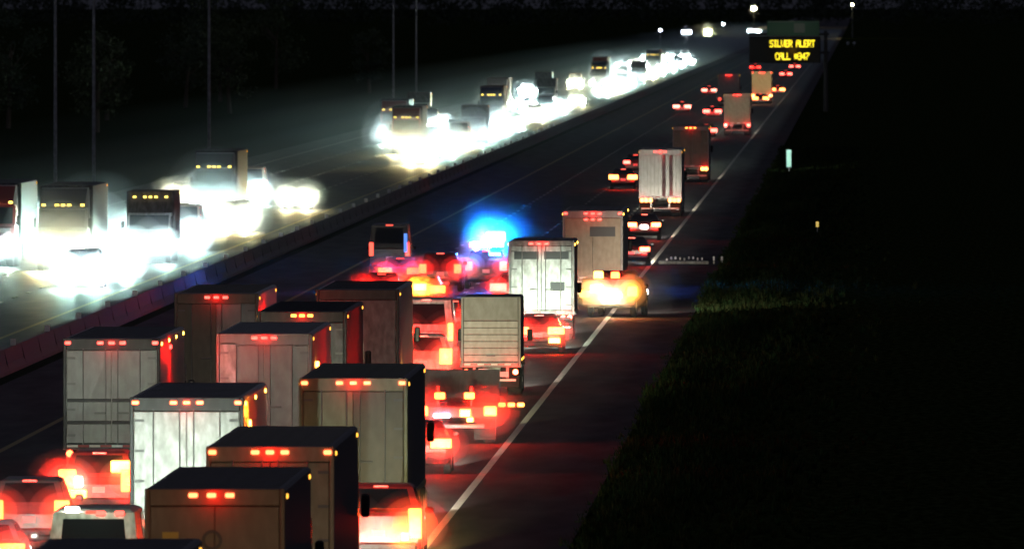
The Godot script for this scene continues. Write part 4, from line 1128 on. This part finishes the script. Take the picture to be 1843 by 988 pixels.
func inbound() -> void:
	var lanes := [
		[-35.6, "in the lane beside the median barrier", [39.4, 38, 36.0, 34.3, 31.7, 28.6, 22.5, 21.7, 21, 20.3, 19.6, 19.0, 18.4, 17.6, 16.4, 15.9, 15.4, 14.4, 13, 12.7, 12.4, 12.1, 11.8, 11.2, 10.7, 10.2, 9.7, 9.2, 8.7]],
		[-39.2, "in the second lane from the barrier", [37.0, 35.0, 33.4, 30.0, 28.0, 21, 20.3, 19.8, 19.2, 18.8, 16.9, 15.2, 14.5, 12, 11.6, 11.3, 11.0, 10.7, 10.1, 9.6, 9.1, 8.6, 8.1]],
		[-42.9, "in the third lane from the barrier", [36.5, 33.0, 28.6, 19.6, 18.6, 18.1, 17.7, 15.3, 14.9, 14.0, 13.3, 12.0, 11, 10.4, 9.9, 9.4, 8.9, 8.4, 8.0, 4.3]],
		[-46.6, "in the outermost lane", [32.0, 18.0, 17.2, 14.2, 13.0, 9.9, 9.3, 8.8, 8.3, 7.9, 4.25]]]
	var semis := {0: [], 1: [37.0, 30.0, 21.0, 16.9, 12.0, 9.6], 2: [36.5, 19.6, 15.3, 11.0], 3: []}
	var boxes := {0: [36.0, 19.6, 11.2], 1: [14.5], 2: [13.3], 3: [17.2]}
	var hot := [30.0, 19.6, 37.0, 15.3, 21.0, 10.7, 22.5, 18.4, 12.4, 11.3, 9.9, 35.0]
	var n := 0
	for li in 4:
		var L: Array = lanes[li]
		for k in L[2].size():
			var s: float = L[2][k]
			n += 1
			var warm := (n * 7) % 5 < 1 or s in [28.6, 14.4, 12.0, 22.5]
			var e := HEAD_I * (3.2 if s in hot else 1.0) * rng.randf_range(0.7, 1.3) * clampf(24.0 / s, 0.75, 2.2)
			var o := {"oncoming": true, "head": mats["head_warm"] if warm else mats["head_cool"], "beam": e, "beam_col": Color(1, 0.93, 0.66) if warm else Color(0.8, 1.0, 0.94),
				"beam_angle": 18.0, "beam_pitch": HEAD_PITCH, "far": s < 20.0, "beam_size": 0.12, "brake": 0.0, "tail": mats["tail_dim"], "head_scale": 1.45}
			var x: float = L[0] + rng.randf_range(-0.25, 0.25)
			var tone := "warm" if warm else "cool white"
			var G := "oncoming traffic with glaring headlights"
			var t: Node3D
			var l := 4.8
			if s in semis[li]:
				t = thing("oncoming_truck", "oncoming semi with %s headlights, %s %s" % [tone, ORD[k], L[1]], "truck", G, Vector3.ZERO, PI)
				o.merge({"skin": mats["skin_dark"], "frame": mats["frame_grey"], "leaf": mats["skin_grey"], "paint": mats[["paint_grey", "paint_navy", "paint_red"][n % 3]], "ids": false, "side_lamps": 1, "cab_lamp_scale": 1.0})
				l = fill_semi(t, o)
			elif s in boxes[li]:
				t = thing("oncoming_box_truck", "oncoming box truck with a plain square body, %s %s" % [ORD[k], L[1]], "truck", G, Vector3.ZERO, PI)
				o.merge({"skin": mats["skin_dark"], "frame": mats["frame_grey"], "leaf": mats["skin_grey"], "ids": false, "cab_lamps": s > 30.0, "cab_lamp_y": 3.3, "l": 7.0, "y1": 3.6, "w": 2.4, "side_lamps": 1})
				l = fill_boxtruck(t, o)
			else:
				var kind: String = ["sedan", "suv", "sedan", "pickup", "van", "suv"][n % 6]
				o.paint = mats[["paint_white", "paint_grey", "paint_silver", "paint_black", "paint_beige"][n % 5]]
				t = thing("oncoming_" + {"sedan": "sedan", "suv": "sport_utility", "pickup": "pickup", "van": "van"}[kind], "oncoming %s with %s headlights, %s %s" % [{"sedan": "car", "suv": "tall car", "pickup": "pickup", "van": "van"}[kind], tone, ORD[k], L[1]], {"sedan": "car", "suv": "car", "pickup": "pickup", "van": "van"}[kind], G, Vector3.ZERO, PI)
				l = fill_car(t, kind, o).len
			if s > 20.0 and li > 0:       # unseen wide spot placed to light the roadside poles
				beam(t, Vector3(0, 0.9, -l - 0.2), 50.0, o.beam_col, 80.0, 12.0, 0.2)
			t.position = spot_in(x, s, l)
			var lx := 0.92 if s in semis[li] else 0.68
			var pr := (1.25 if s in hot else 0.9) * (1.25 if s < 14.0 or s > 27.0 else 1.0) * rng.randf_range(0.85, 1.2)
			if s < 15.5:
				soft_puff("headlight_glare_puff", Vector3(x, 0.9, -F / s + 0.3), Vector3(2.4 + lx * 2.0, 2.6, 2.6) * pr, 0.7, 2)  # added puff in place of headlight glare
			else:
				for sd in [-1, 1]:
					soft_puff("headlight_glare_puff", Vector3(x + sd * lx, 0.85, -F / s + 0.2), Vector3(2.7, 2.6, 2.6) * pr, 0.7, 2)
			if s in hot:
				soft_puff("headlight_glare_puff", Vector3(x, 1.7, -F / s + 0.6), Vector3(5.8, 5.6, 4.0), 0.4, 2)

const HEAD_I := 280.0
const HEAD_PITCH := -3.0

func _ready():
	# camera: a long lens on a tall pole, aimed a little left of the road's far end
	var cam := Camera3D.new()
	cam.name = "camera"
	var lens := CameraAttributesPhysical.new()          # wide open long lens: everything a touch soft
	lens.frustum_focal_length = 12.0 * F / 494.0
	lens.frustum_focus_distance = 520.0
	lens.frustum_near = 5.0
	lens.frustum_far = 40000.0
	lens.exposure_aperture = 8.0
	cam.attributes = lens
	cam.position = Vector3(0, CAM_H, 0)
	cam.rotation = Vector3(-atan(491.0 / F), atan((1550.0 - 921.5) / F), 0)
	add_child(cam)
	cam.current = true
	var we := WorldEnvironment.new()
	we.name = "environment"
	var e := Environment.new()
	e.background_mode = Environment.BG_SKY
	var sky := ProceduralSkyMaterial.new()
	sky.sky_top_color = lin(0.03, 0.031, 0.045)
	sky.sky_horizon_color = lin(0.02, 0.021, 0.03)
	sky.ground_bottom_color = lin(0.0006, 0.0006, 0.0008)
	sky.ground_horizon_color = lin(0.001, 0.001, 0.0014)
	e.sky = Sky.new()
	e.sky.sky_material = sky
	e.tonemap_mode = Environment.TONE_MAPPER_LINEAR
	e.tonemap_exposure = 1.0
	e.volumetric_fog_enabled = true
	e.volumetric_fog_density = 0.0
	e.sdfgi_enabled = true
	e.ssao_enabled = true
	e.ssil_enabled = true
	we.environment = e
	add_child(we)
	var night_light := DirectionalLight3D.new()
	night_light.name = "unseen_night_light"  # unseen directional light placed to lift pole fronts and trailer roofs
	night_light.light_energy = 0.012
	night_light.light_color = Color(0.75, 0.83, 1.0)
	night_light.light_angular_distance = 0.5
	night_light.rotation_degrees = Vector3(-28, -35, 0)
	night_light.shadow_enabled = true
	add_child(night_light)
	rng.seed = 20
	make_materials()
	mat("reflector", lin(0.85, 0.85, 0.82), 0.3)
	mats["reflector"].backlight_enabled = true
	mats["reflector"].backlight = Color(0.9, 0.9, 0.9)
	mat("steel_matt", lin(0.6, 0.61, 0.63), 0.6, 0.0, 0.3)
	mat("gantry_dark", lin(0.05, 0.05, 0.05), 0.7)
	mat("reflect_teal", lin(0.3, 0.75, 0.62), 0.4)
	lamp("reflector_glow", Color(1, 0.7, 0.1), 0.5)  # glow put into the yellow reflector colour, which is no lamp
	lamp("blue_strip_glow", Color(0.1, 0.3, 1.0), 1.0)
	setting()
	for q in [[1.5, 0.0007, -53.0, -29.0], [3.0, 0.0004, -56.0, -28.0], [4.5, 0.0002, -62.0, -28.2], [1.6, 0.0008, -27.6, -8.0]]:      # added mist layers that spread lamp glow, thinning upwards
		var f := FogVolume.new()
		f.name = numbered("added_mist")
		f.shape = RenderingServer.FOG_VOLUME_SHAPE_BOX
		f.size = Vector3(q[3] - q[2], q[0], 7000)
		f.position = Vector3((q[2] + q[3]) * 0.5, q[0] * 0.5 - 0.05, -3750)
		var fm := FogMaterial.new()
		fm.density = q[1]
		fm.albedo = Color(0.9, 0.98, 1.0)
		f.material = fm
		f.set_meta("kind", "stuff")
		f.set_meta("label", "thin added mist layer spreading lamp glow over the motorway")
		add_child(f)
	grass()
	roadside()
	outbound()
	inbound()
